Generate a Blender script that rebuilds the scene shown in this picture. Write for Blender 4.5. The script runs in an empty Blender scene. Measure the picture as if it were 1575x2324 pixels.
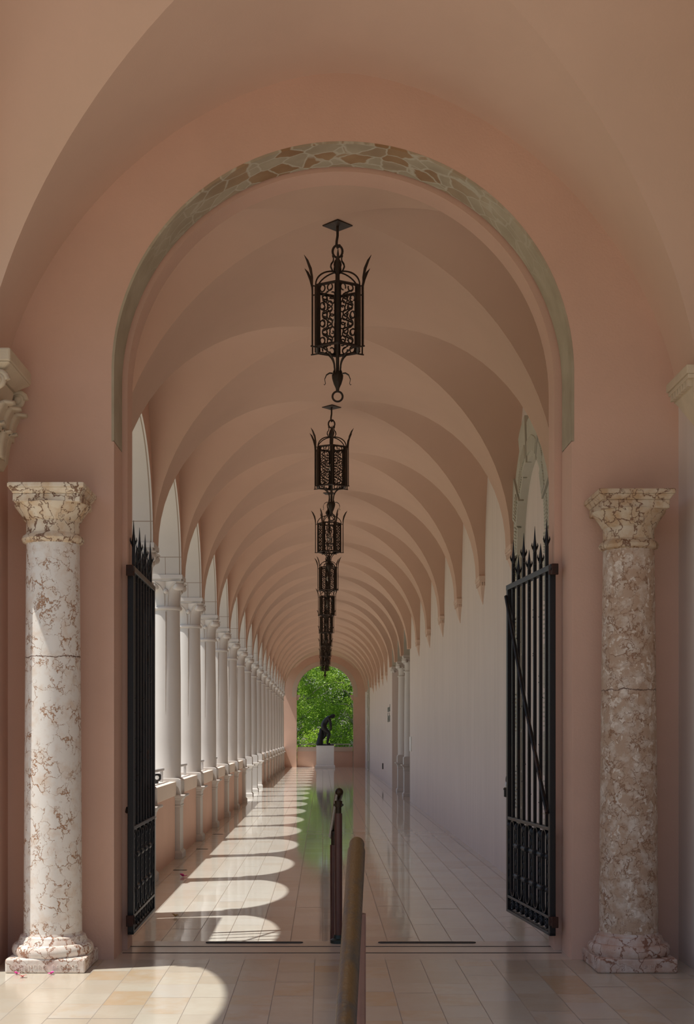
import bpy, bmesh, math, random
from mathutils import Vector, Matrix
from math import sin, cos, pi, sqrt, radians
random.seed(7)
C = bpy.context.scene.collection
D = bpy.data
scene = bpy.context.scene

# ------------------------------------------------------------------ mesh builder
class MB:
    def __init__(s): s.v, s.f, s.m = [], [], []
    def add(s, verts, faces, mi=0):
        b = len(s.v); s.v += [tuple(p) for p in verts]
        s.f += [tuple(i + b for i in f) for f in faces]; s.m += [mi] * len(faces)
    def quad(s, a, b, c, d, mi=0): s.add([a, b, c, d], [(0, 1, 2, 3)], mi)
    def box(s, x0, x1, y0, y1, z0, z1, mi=0, M=None):
        p = [(x0,y0,z0),(x1,y0,z0),(x1,y1,z0),(x0,y1,z0),(x0,y0,z1),(x1,y0,z1),(x1,y1,z1),(x0,y1,z1)]
        if M is not None: p = [tuple(M @ Vector(q)) for q in p]
        s.add(p, [(0,3,2,1),(4,5,6,7),(0,1,5,4),(1,2,6,5),(2,3,7,6),(3,0,4,7)], mi)
    def frustum(s, c0, h0, c1, h1, mi=0):
        # square frustum, centre + half sizes (hx,hy)
        p = [(c0[0]+sx*h0[0], c0[1]+sy*h0[1], c0[2]) for sx, sy in ((-1,-1),(1,-1),(1,1),(-1,1))]
        p += [(c1[0]+sx*h1[0], c1[1]+sy*h1[1], c1[2]) for sx, sy in ((-1,-1),(1,-1),(1,1),(-1,1))]
        s.add(p, [(0,3,2,1),(4,5,6,7),(0,1,5,4),(1,2,6,5),(2,3,7,6),(3,0,4,7)], mi)
    def lathe(s, prof, n=32, c=(0,0,0), mi=0, cap=True):
        vs = []
        for r, z in prof:
            for i in range(n):
                a = 2*pi*i/n; vs.append((c[0]+r*cos(a), c[1]+r*sin(a), c[2]+z))
        fs = []
        for k in range(len(prof)-1):
            for i in range(n):
                j = (i+1) % n
                fs.append((k*n+i, k*n+j, (k+1)*n+j, (k+1)*n+i))
        if cap:
            fs.append(tuple(reversed(range(n)))); fs.append(tuple((len(prof)-1)*n+i for i in range(n)))
        s.add(vs, fs, mi)
    def tube(s, pts, r, n=8, mi=0, closed=False):
        pts = [Vector(p) for p in pts]; N = len(pts)
        rs = r if isinstance(r, (list, tuple)) else [r]*N
        vs, fs = [], []
        up = None
        for k in range(N):
            if closed: t = pts[(k+1) % N] - pts[k-1]
            else: t = pts[min(k+1, N-1)] - pts[max(k-1, 0)]
            t.normalize()
            if up is None:
                up = Vector((0,0,1)) if abs(t.z) < .9 else Vector((1,0,0))
            a = t.cross(up); 
            if a.length < 1e-6: a = t.cross(Vector((0,1,0)))
            a.normalize(); b = a.cross(t).normalized(); up = b
            for i in range(n):
                w = 2*pi*i/n
                vs.append(pts[k] + (a*cos(w) + b*sin(w))*rs[k])
        L = N if closed else N-1
        for k in range(L):
            k2 = (k+1) % N
            for i in range(n):
                j = (i+1) % n
                fs.append((k*n+i, k*n+j, k2*n+j, k2*n+i))
        if not closed:
            fs.append(tuple(reversed(range(n)))); fs.append(tuple((N-1)*n+i for i in range(n)))
        s.add(vs, fs, mi)
    def sphere(s, c, r, n=12, m=8, sc=(1,1,1), mi=0, R=None):
        vs, fs = [], []
        for k in range(m+1):
            ph = pi*k/m
            for i in range(n):
                a = 2*pi*i/n
                p = Vector((r*sc[0]*sin(ph)*cos(a), r*sc[1]*sin(ph)*sin(a), r*sc[2]*cos(ph)))
                if R is not None: p = R @ p
                vs.append(p + Vector(c))
        for k in range(m):
            for i in range(n):
                j = (i+1) % n
                fs.append((k*n+i, (k+1)*n+i, (k+1)*n+j, k*n+j))
        s.add(vs, fs, mi)
    def cyl(s, a, b, r, n=12, mi=0): s.tube([a, b], r, n, mi)
    def mesh(s, name, mats, smooth=None):
        me = D.meshes.new(name); me.from_pydata(s.v, [], s.f)
        for m in (mats if isinstance(mats, (list, tuple)) else [mats]): me.materials.append(m)
        me.polygons.foreach_set('material_index', s.m)
        if smooth is not None:
            me.polygons.foreach_set('use_smooth', [True]*len(s.f))
            bm = bmesh.new(); bm.from_mesh(me)
            bmesh.ops.remove_doubles(bm, verts=bm.verts, dist=1e-5)
            bmesh.ops.recalc_face_normals(bm, faces=bm.faces)
            bm.to_mesh(me); bm.free()
            me.set_sharp_from_angle(angle=radians(smooth))
        me.update()
        return me
    def build(s, name, mats, parent=None, smooth=None, loc=None, bevel=0):
        o = D.objects.new(name, s.mesh(name, mats, smooth)); C.objects.link(o)
        if parent is not None: o.parent = parent
        if loc is not None: o.location = loc
        if bevel:
            b = o.modifiers.new('b', 'BEVEL'); b.width = bevel; b.segments = 2; b.limit_method = 'ANGLE'; b.angle_limit = radians(40)
        return o

def tag(o, label=None, cat=None, group=None, kind=None):
    if label: o['label'] = label
    if cat: o['category'] = cat
    if group: o['group'] = group
    if kind: o['kind'] = kind
    return o
def thing(name, label, cat, loc=(0,0,0), group=None, rz=0):
    o = D.objects.new(name, None); C.objects.link(o); o.location = loc; o.rotation_euler = (0,0,rz)
    o.empty_display_size = .1
    return tag(o, label, cat, group, 'thing')
def text_object(name, body, size, extrude, mat, spacing=1.0):
    cu = D.curves.new(name, 'FONT'); cu.body = body; cu.size = size; cu.extrude = extrude; cu.align_x = 'CENTER'; cu.space_character = spacing
    tmp = D.objects.new(name + '_curve', cu); C.objects.link(tmp)
    bpy.context.view_layer.update()
    me = D.meshes.new_from_object(tmp.evaluated_get(bpy.context.evaluated_depsgraph_get()))
    D.objects.remove(tmp); D.curves.remove(cu); me.name = name
    me.materials.clear(); me.materials.append(mat)
    for p in me.polygons: p.material_index = 0
    o = D.objects.new(name, me); C.objects.link(o); return o
def struct(o): o['kind'] = 'structure'; return o
def copy_tree(o, parent=None):
    kids = list(o.children)
    c = o.copy(); C.objects.link(c)
    if parent is not None: c.parent = parent
    for k in kids: copy_tree(k, c)
    return c

# ------------------------------------------------------------------ materials
def nodes(name):
    m = D.materials.new(name); m.use_nodes = True
    nt = m.node_tree; p = nt.nodes['Principled BSDF']
    return m, nt, p
def N(nt, typ, **kw):
    n = nt.nodes.new(typ)
    for k, v in kw.items():
        if k.startswith('_'): n.inputs[k[1:].replace('_', ' ')].default_value = v
        else: setattr(n, k, v)
    return n
def link(nt, a, b): nt.links.new(a, b)
def ramp(nt, fac, stops):
    r = nt.nodes.new('ShaderNodeValToRGB')
    while len(r.color_ramp.elements) < len(stops): r.color_ramp.elements.new(.5)
    for e, (p, c) in zip(r.color_ramp.elements, stops):
        e.position = p; e.color = (*c, 1) if len(c) == 3 else c
    link(nt, fac, r.inputs[0]); return r
def coords(nt): return nt.nodes.new('ShaderNodeTexCoord').outputs['Object']
def stucco(name, col, var=.08, bump=.15, scale=3, rough=.85, streak=0):
    m, nt, p = nodes(name); tc = coords(nt)
    n1 = N(nt, 'ShaderNodeTexNoise', _Scale=scale*.35, _Detail=5, _Roughness=.6); link(nt, tc, n1.inputs['Vector'])
    src = n1.outputs[0]
    if streak:
        mp = N(nt, 'ShaderNodeMapping'); mp.inputs['Scale'].default_value = (6, 6, .25); link(nt, tc, mp.inputs[0])
        n3 = N(nt, 'ShaderNodeTexNoise', _Scale=2, _Detail=4); link(nt, mp.outputs[0], n3.inputs['Vector'])
        mx = N(nt, 'ShaderNodeMix'); mx.inputs[0].default_value = streak
        link(nt, n1.outputs[0], mx.inputs[2]); link(nt, n3.outputs[0], mx.inputs[3]); src = mx.outputs[0]
    a = tuple(max(0, c*(1-var)) for c in col); b = tuple(min(1, c*(1+var)) for c in col)
    r = ramp(nt, src, [(.3, a), (.7, b)])
    link(nt, r.outputs[0], p.inputs['Base Color']); p.inputs['Roughness'].default_value = rough
    n2 = N(nt, 'ShaderNodeTexNoise', _Scale=scale*22, _Detail=4); link(nt, tc, n2.inputs['Vector'])
    bp = N(nt, 'ShaderNodeBump', _Strength=bump, _Distance=.01); link(nt, n2.outputs[0], bp.inputs['Height'])
    link(nt, bp.outputs[0], p.inputs['Normal'])
    p.inputs['Specular IOR Level'].default_value = .25
    return m
def plain(name, col, rough=.5, metal=0, var=.15, scale=20, bump=0):
    m, nt, p = nodes(name); tc = coords(nt)
    n1 = N(nt, 'ShaderNodeTexNoise', _Scale=scale, _Detail=4); link(nt, tc, n1.inputs['Vector'])
    r = ramp(nt, n1.outputs[0], [(.3, tuple(c*(1-var) for c in col)), (.7, tuple(min(1, c*(1+var)) for c in col))])
    link(nt, r.outputs[0], p.inputs['Base Color'])
    p.inputs['Roughness'].default_value = rough; p.inputs['Metallic'].default_value = metal
    if bump:
        bp = N(nt, 'ShaderNodeBump', _Strength=bump, _Distance=.01); link(nt, n1.outputs[0], bp.inputs['Height']); link(nt, bp.outputs[0], p.inputs['Normal'])
    return m
def iron_mat(name, base, rust, amount=.6, rough=.5, spec=.5):
    m, nt, p = nodes(name); tc = coords(nt)
    n1 = N(nt, 'ShaderNodeTexNoise', _Scale=9, _Detail=8, _Roughness=.7); link(nt, tc, n1.inputs['Vector'])
    r = ramp(nt, n1.outputs[0], [(amount, base), (min(1, amount+.14), rust)])
    link(nt, r.outputs[0], p.inputs['Base Color']); p.inputs['Roughness'].default_value = rough; p.inputs['Metallic'].default_value = .25; p.inputs['Specular IOR Level'].default_value = spec
    n2 = N(nt, 'ShaderNodeTexNoise', _Scale=80, _Detail=3); link(nt, tc, n2.inputs['Vector'])
    bp = N(nt, 'ShaderNodeBump', _Strength=.35, _Distance=.004); link(nt, n2.outputs[0], bp.inputs['Height']); link(nt, bp.outputs[0], p.inputs['Normal'])
    return m
def tile_mat(name, w, lmin, lmax, cols, rough, joint, off=0., wob=.0):
    """stone strips running along Y, each strip cut into slabs of uneven length"""
    m, nt, p = nodes(name); tc = coords(nt)
    sp = N(nt, 'ShaderNodeSeparateXYZ'); link(nt, tc, sp.inputs[0])
    def M(op, a, b=None, c=None):
        n = N(nt, 'ShaderNodeMath', operation=op)
        for i, x in enumerate((a, b, c)):
            if x is None: continue
            if isinstance(x, (int, float)): n.inputs[i].default_value = x
            else: link(nt, x, n.inputs[i])
        return n.outputs[0]
    u = M('DIVIDE', M('ADD', sp.outputs[0], off), w); iu = M('FLOOR', u); fu = M('FRACT', u)
    wn = N(nt, 'ShaderNodeTexWhiteNoise', noise_dimensions='1D'); link(nt, M('ADD', iu, 13.37), wn.inputs['W'])
    v = M('ADD', M('DIVIDE', sp.outputs[1], lmax), M('MULTIPLY', wn.outputs[0], 7))
    # uneven cuts: warp v by a smooth noise of the strip so that slab lengths differ
    cv = N(nt, 'ShaderNodeCombineXYZ'); link(nt, M('MULTIPLY', iu, 3.1), cv.inputs[0]); link(nt, v, cv.inputs[1])
    ns = N(nt, 'ShaderNodeTexNoise', _Scale=.9, _Detail=0); link(nt, cv.outputs[0], ns.inputs['Vector'])
    v = M('ADD', v, M('MULTIPLY', ns.outputs[0], 1.2))
    iv = M('FLOOR', v); fv = M('FRACT', v)
    idv = N(nt, 'ShaderNodeCombineXYZ'); link(nt, iu, idv.inputs[0]); link(nt, iv, idv.inputs[1])
    wn2 = N(nt, 'ShaderNodeTexWhiteNoise', noise_dimensions='2D'); link(nt, idv.outputs[0], wn2.inputs['Vector'])
    nz = N(nt, 'ShaderNodeTexNoise', _Scale=5, _Detail=6, _Roughness=.65); link(nt, tc, nz.inputs['Vector'])
    fac = M('ADD', M('MULTIPLY', wn2.outputs[0], .75), M('MULTIPLY', nz.outputs[0], .3))
    r = ramp(nt, fac, cols)
    ju = M('MULTIPLY', M('MINIMUM', fu, M('SUBTRACT', 1, fu)), w)
    jv = M('MULTIPLY', M('MINIMUM', fv, M('SUBTRACT', 1, fv)), lmax)
    jm = M('LESS_THAN', M('MINIMUM', ju, jv), joint)
    mx = N(nt, 'ShaderNodeMix', data_type='RGBA'); link(nt, jm, mx.inputs[0]); link(nt, r.outputs[0], mx.inputs[6]); mx.inputs[7].default_value = (.27, .23, .19, 1)
    link(nt, mx.outputs[2], p.inputs['Base Color'])
    rr = M('ADD', M('MULTIPLY', jm, .35), M('ADD', rough, M('MULTIPLY', nz.outputs[0], .06)))
    link(nt, rr, p.inputs['Roughness'])
    bp = N(nt, 'ShaderNodeBump', _Strength=.25, _Distance=.004)
    link(nt, M('SUBTRACT', M('MULTIPLY', nz.outputs[0], .04), M('MULTIPLY', jm, .4)), bp.inputs['Height']); link(nt, bp.outputs[0], p.inputs['Normal'])
    p.inputs['IOR'].default_value = 1.5
    return m
def marble_mat(name, pale, mid, vein, scale, veinw, patch, nodule=0, crack=None, sparse=.62):
    m, nt, p = nodes(name); tc = coords(nt)
    nz = N(nt, 'ShaderNodeTexNoise', _Scale=scale*.9, _Detail=6, _Roughness=.6); link(nt, tc, nz.inputs['Vector'])
    wv = N(nt, 'ShaderNodeMix', data_type='VECTOR'); wv.inputs[0].default_value = .16
    link(nt, tc, wv.inputs[4]); link(nt, nz.outputs[1], wv.inputs[5])
    mp = N(nt, 'ShaderNodeMapping'); mp.inputs['Scale'].default_value = (1, 1, .75); link(nt, wv.outputs[1], mp.inputs[0])
    vo = N(nt, 'ShaderNodeTexVoronoi', feature='DISTANCE_TO_EDGE', _Scale=scale); link(nt, mp.outputs[0], vo.inputs['Vector'])
    v2 = N(nt, 'ShaderNodeTexNoise', _Scale=scale*.55, _Detail=3); link(nt, tc, v2.inputs['Vector'])
    base = ramp(nt, nz.outputs[0], [(patch-.12, pale), (patch+.12, mid)])
    # veins: thin cell borders, present only in places
    th = N(nt, 'ShaderNodeMath', operation='MULTIPLY'); link(nt, v2.outputs[0], th.inputs[0]); th.inputs[1].default_value = veinw*2
    th2 = N(nt, 'ShaderNodeMath', operation='SUBTRACT'); link(nt, th.outputs[0], th2.inputs[0]); th2.inputs[1].default_value = veinw*sparse
    dv = N(nt, 'ShaderNodeMath', operation='DIVIDE'); link(nt, vo.outputs['Distance'], dv.inputs[0]); 
    mxm = N(nt, 'ShaderNodeMath', operation='MAXIMUM'); link(nt, th2.outputs[0], mxm.inputs[0]); mxm.inputs[1].default_value = .0008
    link(nt, mxm.outputs[0], dv.inputs[1])
    vf = ramp(nt, dv.outputs[0], [(.35, (1,1,1)), (1., (0,0,0))])
    mx = N(nt, 'ShaderNodeMix', data_type='RGBA'); link(nt, vf.outputs[0], mx.inputs[0]); link(nt, base.outputs[0], mx.inputs[6]); mx.inputs[7].default_value = (*vein, 1)
    out = mx.outputs[2]
    if nodule:
        vn = N(nt, 'ShaderNodeTexVoronoi', feature='F1', _Scale=scale*1.5); link(nt, mp.outputs[0], vn.inputs['Vector'])
        nf = ramp(nt, vn.outputs['Distance'], [(.28, (1,1,1)), (.40, (0,0,0))])
        wn = N(nt, 'ShaderNodeMath', operation='LESS_THAN'); wn.inputs[1].default_value = nodule
        sx = N(nt, 'ShaderNodeSeparateColor'); link(nt, vn.outputs['Color'], sx.inputs[0]); link(nt, sx.outputs[0], wn.inputs[0])
        mu = N(nt, 'ShaderNodeMath', operation='MULTIPLY'); link(nt, nf.outputs[0], mu.inputs[0]); link(nt, wn.outputs[0], mu.inputs[1])
        m2 = N(nt, 'ShaderNodeMix', data_type='RGBA'); link(nt, mu.outputs[0], m2.inputs[0]); link(nt, out, m2.inputs[6]); m2.inputs[7].default_value = (*tuple(min(1, c*1.08) for c in pale), 1)
        out = m2.outputs[2]
    if crack is not None:
        sp = N(nt, 'ShaderNodeSeparateXYZ'); link(nt, tc, sp.inputs[0])
        ad = N(nt, 'ShaderNodeMath', operation='MULTIPLY_ADD'); link(nt, nz.outputs[0], ad.inputs[0]); ad.inputs[1].default_value = .05; link(nt, sp.outputs[2], ad.inputs[2])
        cm = N(nt, 'ShaderNodeMath', operation='COMPARE'); link(nt, ad.outputs[0], cm.inputs[0]); cm.inputs[1].default_value = crack; cm.inputs[2].default_value = .003
        m3 = N(nt, 'ShaderNodeMix', data_type='RGBA'); link(nt, cm.outputs[0], m3.inputs[0]); link(nt, out, m3.inputs[6]); m3.inputs[7].default_value = (.16, .09, .06, 1)
        out = m3.outputs[2]
    link(nt, out, p.inputs['Base Color']); p.inputs['Roughness'].default_value = .5
    bp = N(nt, 'ShaderNodeBump', _Strength=.5, _Distance=.008); bp.invert = True
    link(nt, vf.outputs[0], bp.inputs['Height']); link(nt, bp.outputs[0], p.inputs['Normal'])
    return m
def cobble_soffit(name):
    m, nt, p = nodes(name); tc = coords(nt)
    nz = N(nt, 'ShaderNodeTexNoise', _Scale=4, _Detail=5); link(nt, tc, nz.inputs['Vector'])
    wv = N(nt, 'ShaderNodeMix', data_type='VECTOR'); wv.inputs[0].default_value = .12; link(nt, tc, wv.inputs[4]); link(nt, nz.outputs[1], wv.inputs[5])
    mp = N(nt, 'ShaderNodeMapping'); mp.inputs['Scale'].default_value = (1, 1.3, 1.); link(nt, wv.outputs[1], mp.inputs[0])
    vo = N(nt, 'ShaderNodeTexVoronoi', feature='DISTANCE_TO_EDGE', _Scale=7.5); link(nt, mp.outputs[0], vo.inputs['Vector'])
    vc = N(nt, 'ShaderNodeTexVoronoi', feature='F1', _Scale=7.5); link(nt, mp.outputs[0], vc.inputs['Vector'])
    sp = N(nt, 'ShaderNodeSeparateXYZ'); link(nt, tc, sp.inputs[0])
    sc = N(nt, 'ShaderNodeSeparateColor'); link(nt, vc.outputs['Color'], sc.inputs[0])
    # brown stones towards the top of the arch, plain beige stone lower down (stone laid that way)
    hz = N(nt, 'ShaderNodeMapRange'); hz.inputs[1].default_value = 4.85; hz.inputs[2].default_value = 5.15; link(nt, sp.outputs[2], hz.inputs[0])
    mu = N(nt, 'ShaderNodeMath', operation='MULTIPLY'); link(nt, hz.outputs[0], mu.inputs[0]); 
    gr = ramp(nt, sc.outputs[0], [(.35, (0,0,0)), (.6, (1,1,1))]); link(nt, gr.outputs[0], mu.inputs[1])
    st = N(nt, 'ShaderNodeMix', data_type='RGBA'); link(nt, mu.outputs[0], st.inputs[0])
    bg = ramp(nt, nz.outputs[0], [(.3, (.36,.30,.21)), (.7, (.48,.42,.31))]); link(nt, bg.outputs[0], st.inputs[6])
    br = ramp(nt, nz.outputs[0], [(.3, (.27,.15,.07)), (.7, (.4,.26,.14))]); link(nt, br.outputs[0], st.inputs[7])
    jt = ramp(nt, vo.outputs['Distance'], [(.02, (1,1,1)), (.06, (0,0,0))])
    jm = N(nt, 'ShaderNodeMath', operation='MULTIPLY'); link(nt, jt.outputs[0], jm.inputs[0])
    h2 = N(nt, 'ShaderNodeMapRange'); h2.inputs[1].default_value = 4.3; h2.inputs[2].default_value = 5.1; h2.inputs[3].default_value = .0; h2.inputs[4].default_value = .8; link(nt, sp.outputs[2], h2.inputs[0]); link(nt, h2.outputs[0], jm.inputs[1])
    fx = N(nt, 'ShaderNodeMix', data_type='RGBA'); link(nt, jm.outputs[0], fx.inputs[0]); link(nt, st.outputs[2], fx.inputs[6]); fx.inputs[7].default_value = (.55,.52,.42,1)
    link(nt, fx.outputs[2], p.inputs['Base Color']); p.inputs['Roughness'].default_value = .8
    return m

PINK = (.665, .44, .34)
M_wall   = stucco('pink_stucco', PINK, .06, .18)
M_wallR  = stucco('pale_pink_stucco', (.72, .64, .585), .06, .08, streak=.6)
M_vault  = stucco('pink_vault_plaster', (.66, .47, .37), .04, .08)
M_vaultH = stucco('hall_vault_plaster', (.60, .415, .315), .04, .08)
M_white  = stucco('white_cast_stone', (.635, .60, .56), .05, .05)
M_seam = plain('mortar_seam', (.36,.29,.23), .8)
def intrados_mat():
    m = stucco('white_arch_stone', (.62, .585, .54), .05, .05); nt = m.node_tree; p = nt.nodes['Principled BSDF']; tc = coords(nt)
    sp = N(nt, 'ShaderNodeSeparateXYZ'); link(nt, tc, sp.inputs[0])
    def cmp(o, v, e):
        n = N(nt, 'ShaderNodeMath', operation='COMPARE'); link(nt, o, n.inputs[0]); n.inputs[1].default_value = v; n.inputs[2].default_value = e; return n.outputs[0]
    lt = N(nt, 'ShaderNodeMath', operation='LESS_THAN'); link(nt, sp.outputs[2], lt.inputs[0]); lt.inputs[1].default_value = 3.65
    v = N(nt, 'ShaderNodeMath', operation='MULTIPLY'); link(nt, cmp(sp.outputs[0], -1.905, .0035), v.inputs[0]); link(nt, lt.outputs[0], v.inputs[1])
    a = N(nt, 'ShaderNodeMath', operation='MAXIMUM'); link(nt, v.outputs[0], a.inputs[0]); link(nt, cmp(sp.outputs[2], 3.65, .004), a.inputs[1])
    b = N(nt, 'ShaderNodeMath', operation='MAXIMUM'); link(nt, a.outputs[0], b.inputs[0]); link(nt, cmp(sp.outputs[0], -1.732, .006), b.inputs[1])
    src = p.inputs['Base Color'].links[0].from_socket
    mx = N(nt, 'ShaderNodeMix', data_type='RGBA'); link(nt, b.outputs[0], mx.inputs[0]); link(nt, src, mx.inputs[6]); mx.inputs[7].default_value = (.33,.26,.2,1)
    link(nt, mx.outputs[2], p.inputs['Base Color']); return m
M_intra = intrados_mat()
M_coping = stucco('buff_coping_stone', (.80, .68, .58), .05, .06)
M_quoin  = stucco('grey_carved_stone', (.52, .505, .43), .1, .12)
M_corbel = stucco('buff_carved_stone', (.60, .50, .37), .16, .2, scale=5)
M_soffit = cobble_soffit('arch_soffit_stone')
M_floorF = tile_mat('porch_floor_slabs', .222, .3, .36, [(.1, (.54,.50,.42)), (.35, (.50,.43,.33)), (.55, (.57,.53,.44)), (.72, (.52,.39,.25)), (.82, (.55,.49,.40)), (.95, (.53,.51,.46))], .14, .002, off=.05)
M_floorH = tile_mat('hall_floor_slabs', .235, .3, .36, [(.1, (.66,.62,.55)), (.4, (.70,.68,.61)), (.7, (.64,.585,.50)), (.95, (.71,.70,.65))], .03, .0028)
M_band2  = stucco('brown_pink_cast_stone', (.60,.47,.38), .05, .06)
M_band   = stucco('threshold_stone', (.60,.52,.43), .1, .05, rough=.2)
M_groove = plain('dark_groove', (.06,.05,.045), .6)
M_grass  = stucco('lawn', (.10,.15,.045), .3, .3, scale=8, rough=.9)
M_pave   = stucco('garden_paving', (.52,.45,.38), .1, .1, rough=.8)
M_iron   = iron_mat('black_wrought_iron', (.012,.012,.014), (.055,.025,.012), .6, .42)
M_iron2  = iron_mat('blue_black_iron', (.016,.02,.025), (.03,.024,.02), .64, .38)
M_brace  = iron_mat('rust_spotted_iron', (.014,.013,.013), (.07,.03,.014), .52, .5)
M_rust   = iron_mat('rusty_iron', (.055,.02,.012), (.03,.016,.012), .5, .7)
M_lamp   = iron_mat('brown_lantern_iron', (.028,.017,.011), (.05,.026,.013), .5, .55)
M_bulb   = plain('frosted_bulb_glass', (.75,.72,.66), .25, 0, .02)
M_brass  = iron_mat('weathered_bronze_rail', (.042,.023,.009), (.022,.018,.015), .5, .32, .32)
M_post   = plain('red_brown_painted_post', (.115,.05,.04), .38, .1, .1)
M_flange = plain('dark_green_bronze', (.03,.045,.04), .45, .4)
M_bronze = iron_mat('dark_bronze', (.018,.018,.02), (.035,.035,.036), .55, .4)
M_marbW  = stucco('white_grey_marble', (.84,.84,.83), .05, .03, rough=.5)
M_grey   = plain('grey_painted_metal', (.50,.49,.48), .45, .2, .05)
M_black  = plain('black_plastic', (.012,.012,.012), .4, 0, .05)
M_steel  = plain('bright_steel', (.6,.6,.6), .25, .9, .03)
M_rubber = plain('black_rubber', (.03,.03,.03), .7, 0, .1)
M_letter = plain('grey_letters', (.24,.245,.22), .5, 0, .02)
M_sign   = plain('white_sign_board', (.78,.80,.78), .4, 0, .02)
M_pet1   = plain('magenta_bract', (.75,.05,.33), .6, 0, .15)
M_pet2   = plain('salmon_bract', (.80,.25,.24), .6, 0, .15)
M_dry    = plain('dry_leaf', (.35,.22,.09), .7, 0, .2)
M_bark   = stucco('grey_bark', (.33,.29,.25), .25, .4, scale=6)
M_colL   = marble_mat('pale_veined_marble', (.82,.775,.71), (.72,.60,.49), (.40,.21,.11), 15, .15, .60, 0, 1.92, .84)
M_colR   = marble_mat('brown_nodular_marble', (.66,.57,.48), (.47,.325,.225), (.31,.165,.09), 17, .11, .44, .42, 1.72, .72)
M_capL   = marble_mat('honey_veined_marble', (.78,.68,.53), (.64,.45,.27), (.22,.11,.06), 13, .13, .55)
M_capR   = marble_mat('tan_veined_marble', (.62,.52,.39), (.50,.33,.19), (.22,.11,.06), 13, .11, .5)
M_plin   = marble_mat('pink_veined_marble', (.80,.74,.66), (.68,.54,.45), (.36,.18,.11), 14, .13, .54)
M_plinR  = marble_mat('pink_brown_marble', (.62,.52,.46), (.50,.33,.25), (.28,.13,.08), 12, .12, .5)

def leaf_mat(name, c1, c2):
    m, nt, p = nodes(name); tc = coords(nt)
    n1 = N(nt, 'ShaderNodeTexNoise', _Scale=1.8, _Detail=6); link(nt, tc, n1.inputs['Vector'])
    r = ramp(nt, n1.outputs[0], [(.35, c1), (.65, c2)])
    link(nt, r.outputs[0], p.inputs['Base Color']); p.inputs['Roughness'].default_value = .45
    tr = N(nt, 'ShaderNodeBsdfTranslucent'); link(nt, r.outputs[0], tr.inputs[0])
    ms = N(nt, 'ShaderNodeMixShader'); ms.inputs[0].default_value = .45
    link(nt, p.outputs[0], ms.inputs[1]); link(nt, tr.outputs[0], ms.inputs[2])
    link(nt, ms.outputs[0], nt.nodes['Material Output'].inputs[0])
    return m
M_leafA = leaf_mat('bright_green_leaves', (.20,.36,.025), (.48,.66,.10))
M_leafB = leaf_mat('deep_green_leaves', (.07,.16,.012), (.22,.36,.04))
M_leafC = leaf_mat('yellow_green_leaves', (.24,.44,.03), (.46,.62,.06))

# ------------------------------------------------------------------ setting
def arch_wall(mb, mp, segs, ztop, n=32, fi=0, ri=1):
    """wall in (a,z) with openings; mp(a,z,side) -> 3D point"""
    def face(pts):
        for side in (0, 1):
            q = [mp(a, z, side) for a, z in pts]
            mb.add(q if side == 0 else q[::-1], [tuple(range(len(q)))], fi)
    def rev(p, q, mi):
        mb.quad(mp(*p, 0), mp(*q, 0), mp(*q, 1), mp(*p, 1), mi)
    for s in segs:
        if s[0] == 'solid':
            _, a0, a1, z0 = s
            face([(a0,z0),(a1,z0),(a1,ztop),(a0,ztop)]); rev((a0,z0),(a1,z0), ri); rev((a0,ztop),(a1,ztop), fi)
        else:
            _, ac, rh, rv, zs, zb, jm = s
            pts = [(ac - rh*cos(pi*i/n), zs + rv*sin(pi*i/n)) for i in range(n+1)]
            for p, q in zip(pts[:-1], pts[1:]):
                face([p, q, (q[0], ztop), (p[0], ztop)]); rev(p, q, ri)
            rev((ac-rh,ztop),(ac+rh,ztop), fi)
            if zb < zs:
                rev((ac-rh,zb),(ac-rh,zs), jm); rev((ac+rh,zb),(ac+rh,zs), jm)

S = 2.68                         # bay rhythm of the arcade
def col_y(k): return 16.2 + S*k
XI, XO = -1.71, -2.10            # inner / outer face of the arcade wall
ZS = 3.44                        # top of the capitals
ZT = 5.55
# --- hall, left arcade
mb = MB()
segs = []
for k in range(-3, 17):
    yc = col_y(k) + S/2
    segs.append(('solid', col_y(k)-.2, col_y(k)+.2, ZS)) if k > -3 else None
    segs.append(('arch', yc, S/2-.2, S/2-.2, ZS, ZS, 1))
segs.append(('solid', col_y(17)-.2, 61.9, ZS))
arch_wall(mb, lambda a, z, s: (XI if s == 0 else XO, a, z), segs, ZT, 28)
struct(mb.build('wall_left', [M_wall, M_intra], smooth=25))
mb = MB()
mb.box(-2.06, -1.79, 8.95, 10.6, 0, 2.5)  # unseen wall added in this bay, height set to trim the sun patch
struct(mb.build('wall_sun_block', [M_wall]))
# --- hall, right wall
XR = 1.965
mb = MB()
segs = [('solid', 8.9, 11.5, 0), ('arch', 12.3, .8, .8, 3.28, 0, 1), ('solid', 13.1, 29.8, 0)]
for k in (5, 6, 7):
    segs.append(('arch', col_y(k)+S/2, S/2-.2, S/2-.2, ZS, 0 if k in () else ZS, 0))
    if k < 7: segs.append(('solid', col_y(k+1)-.2, col_y(k+1)+.2, ZS))
segs += [('solid', 37.44, 55.6, 0), ('arch', 56.3, .7, .8, 3.28, 0, 1), ('solid', 57.0, 61.9, 0)]
arch_wall(mb, lambda a, z, s: (XR if s == 0 else XR+.40, a, z), segs, ZT, 28)
mb.quad((XR,29.8,0),(XR+.4,29.8,0),(XR+.4,29.8,ZS),(XR,29.8,ZS)); mb.quad((XR,37.44,0),(XR+.4,37.44,0),(XR+.4,37.44,ZS),(XR,37.44,ZS))
struct(mb.build('wall_right', [M_wallR, M_quoin], smooth=25))
mb = MB()                                        # blind backs of the two framed doorways
mb.box(XR+.035, XR+.075, 11.3, 13.3, 0, 4.3); mb.box(XR+.035, XR+.075, 55.4, 57.2, 0, 4.3)
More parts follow.
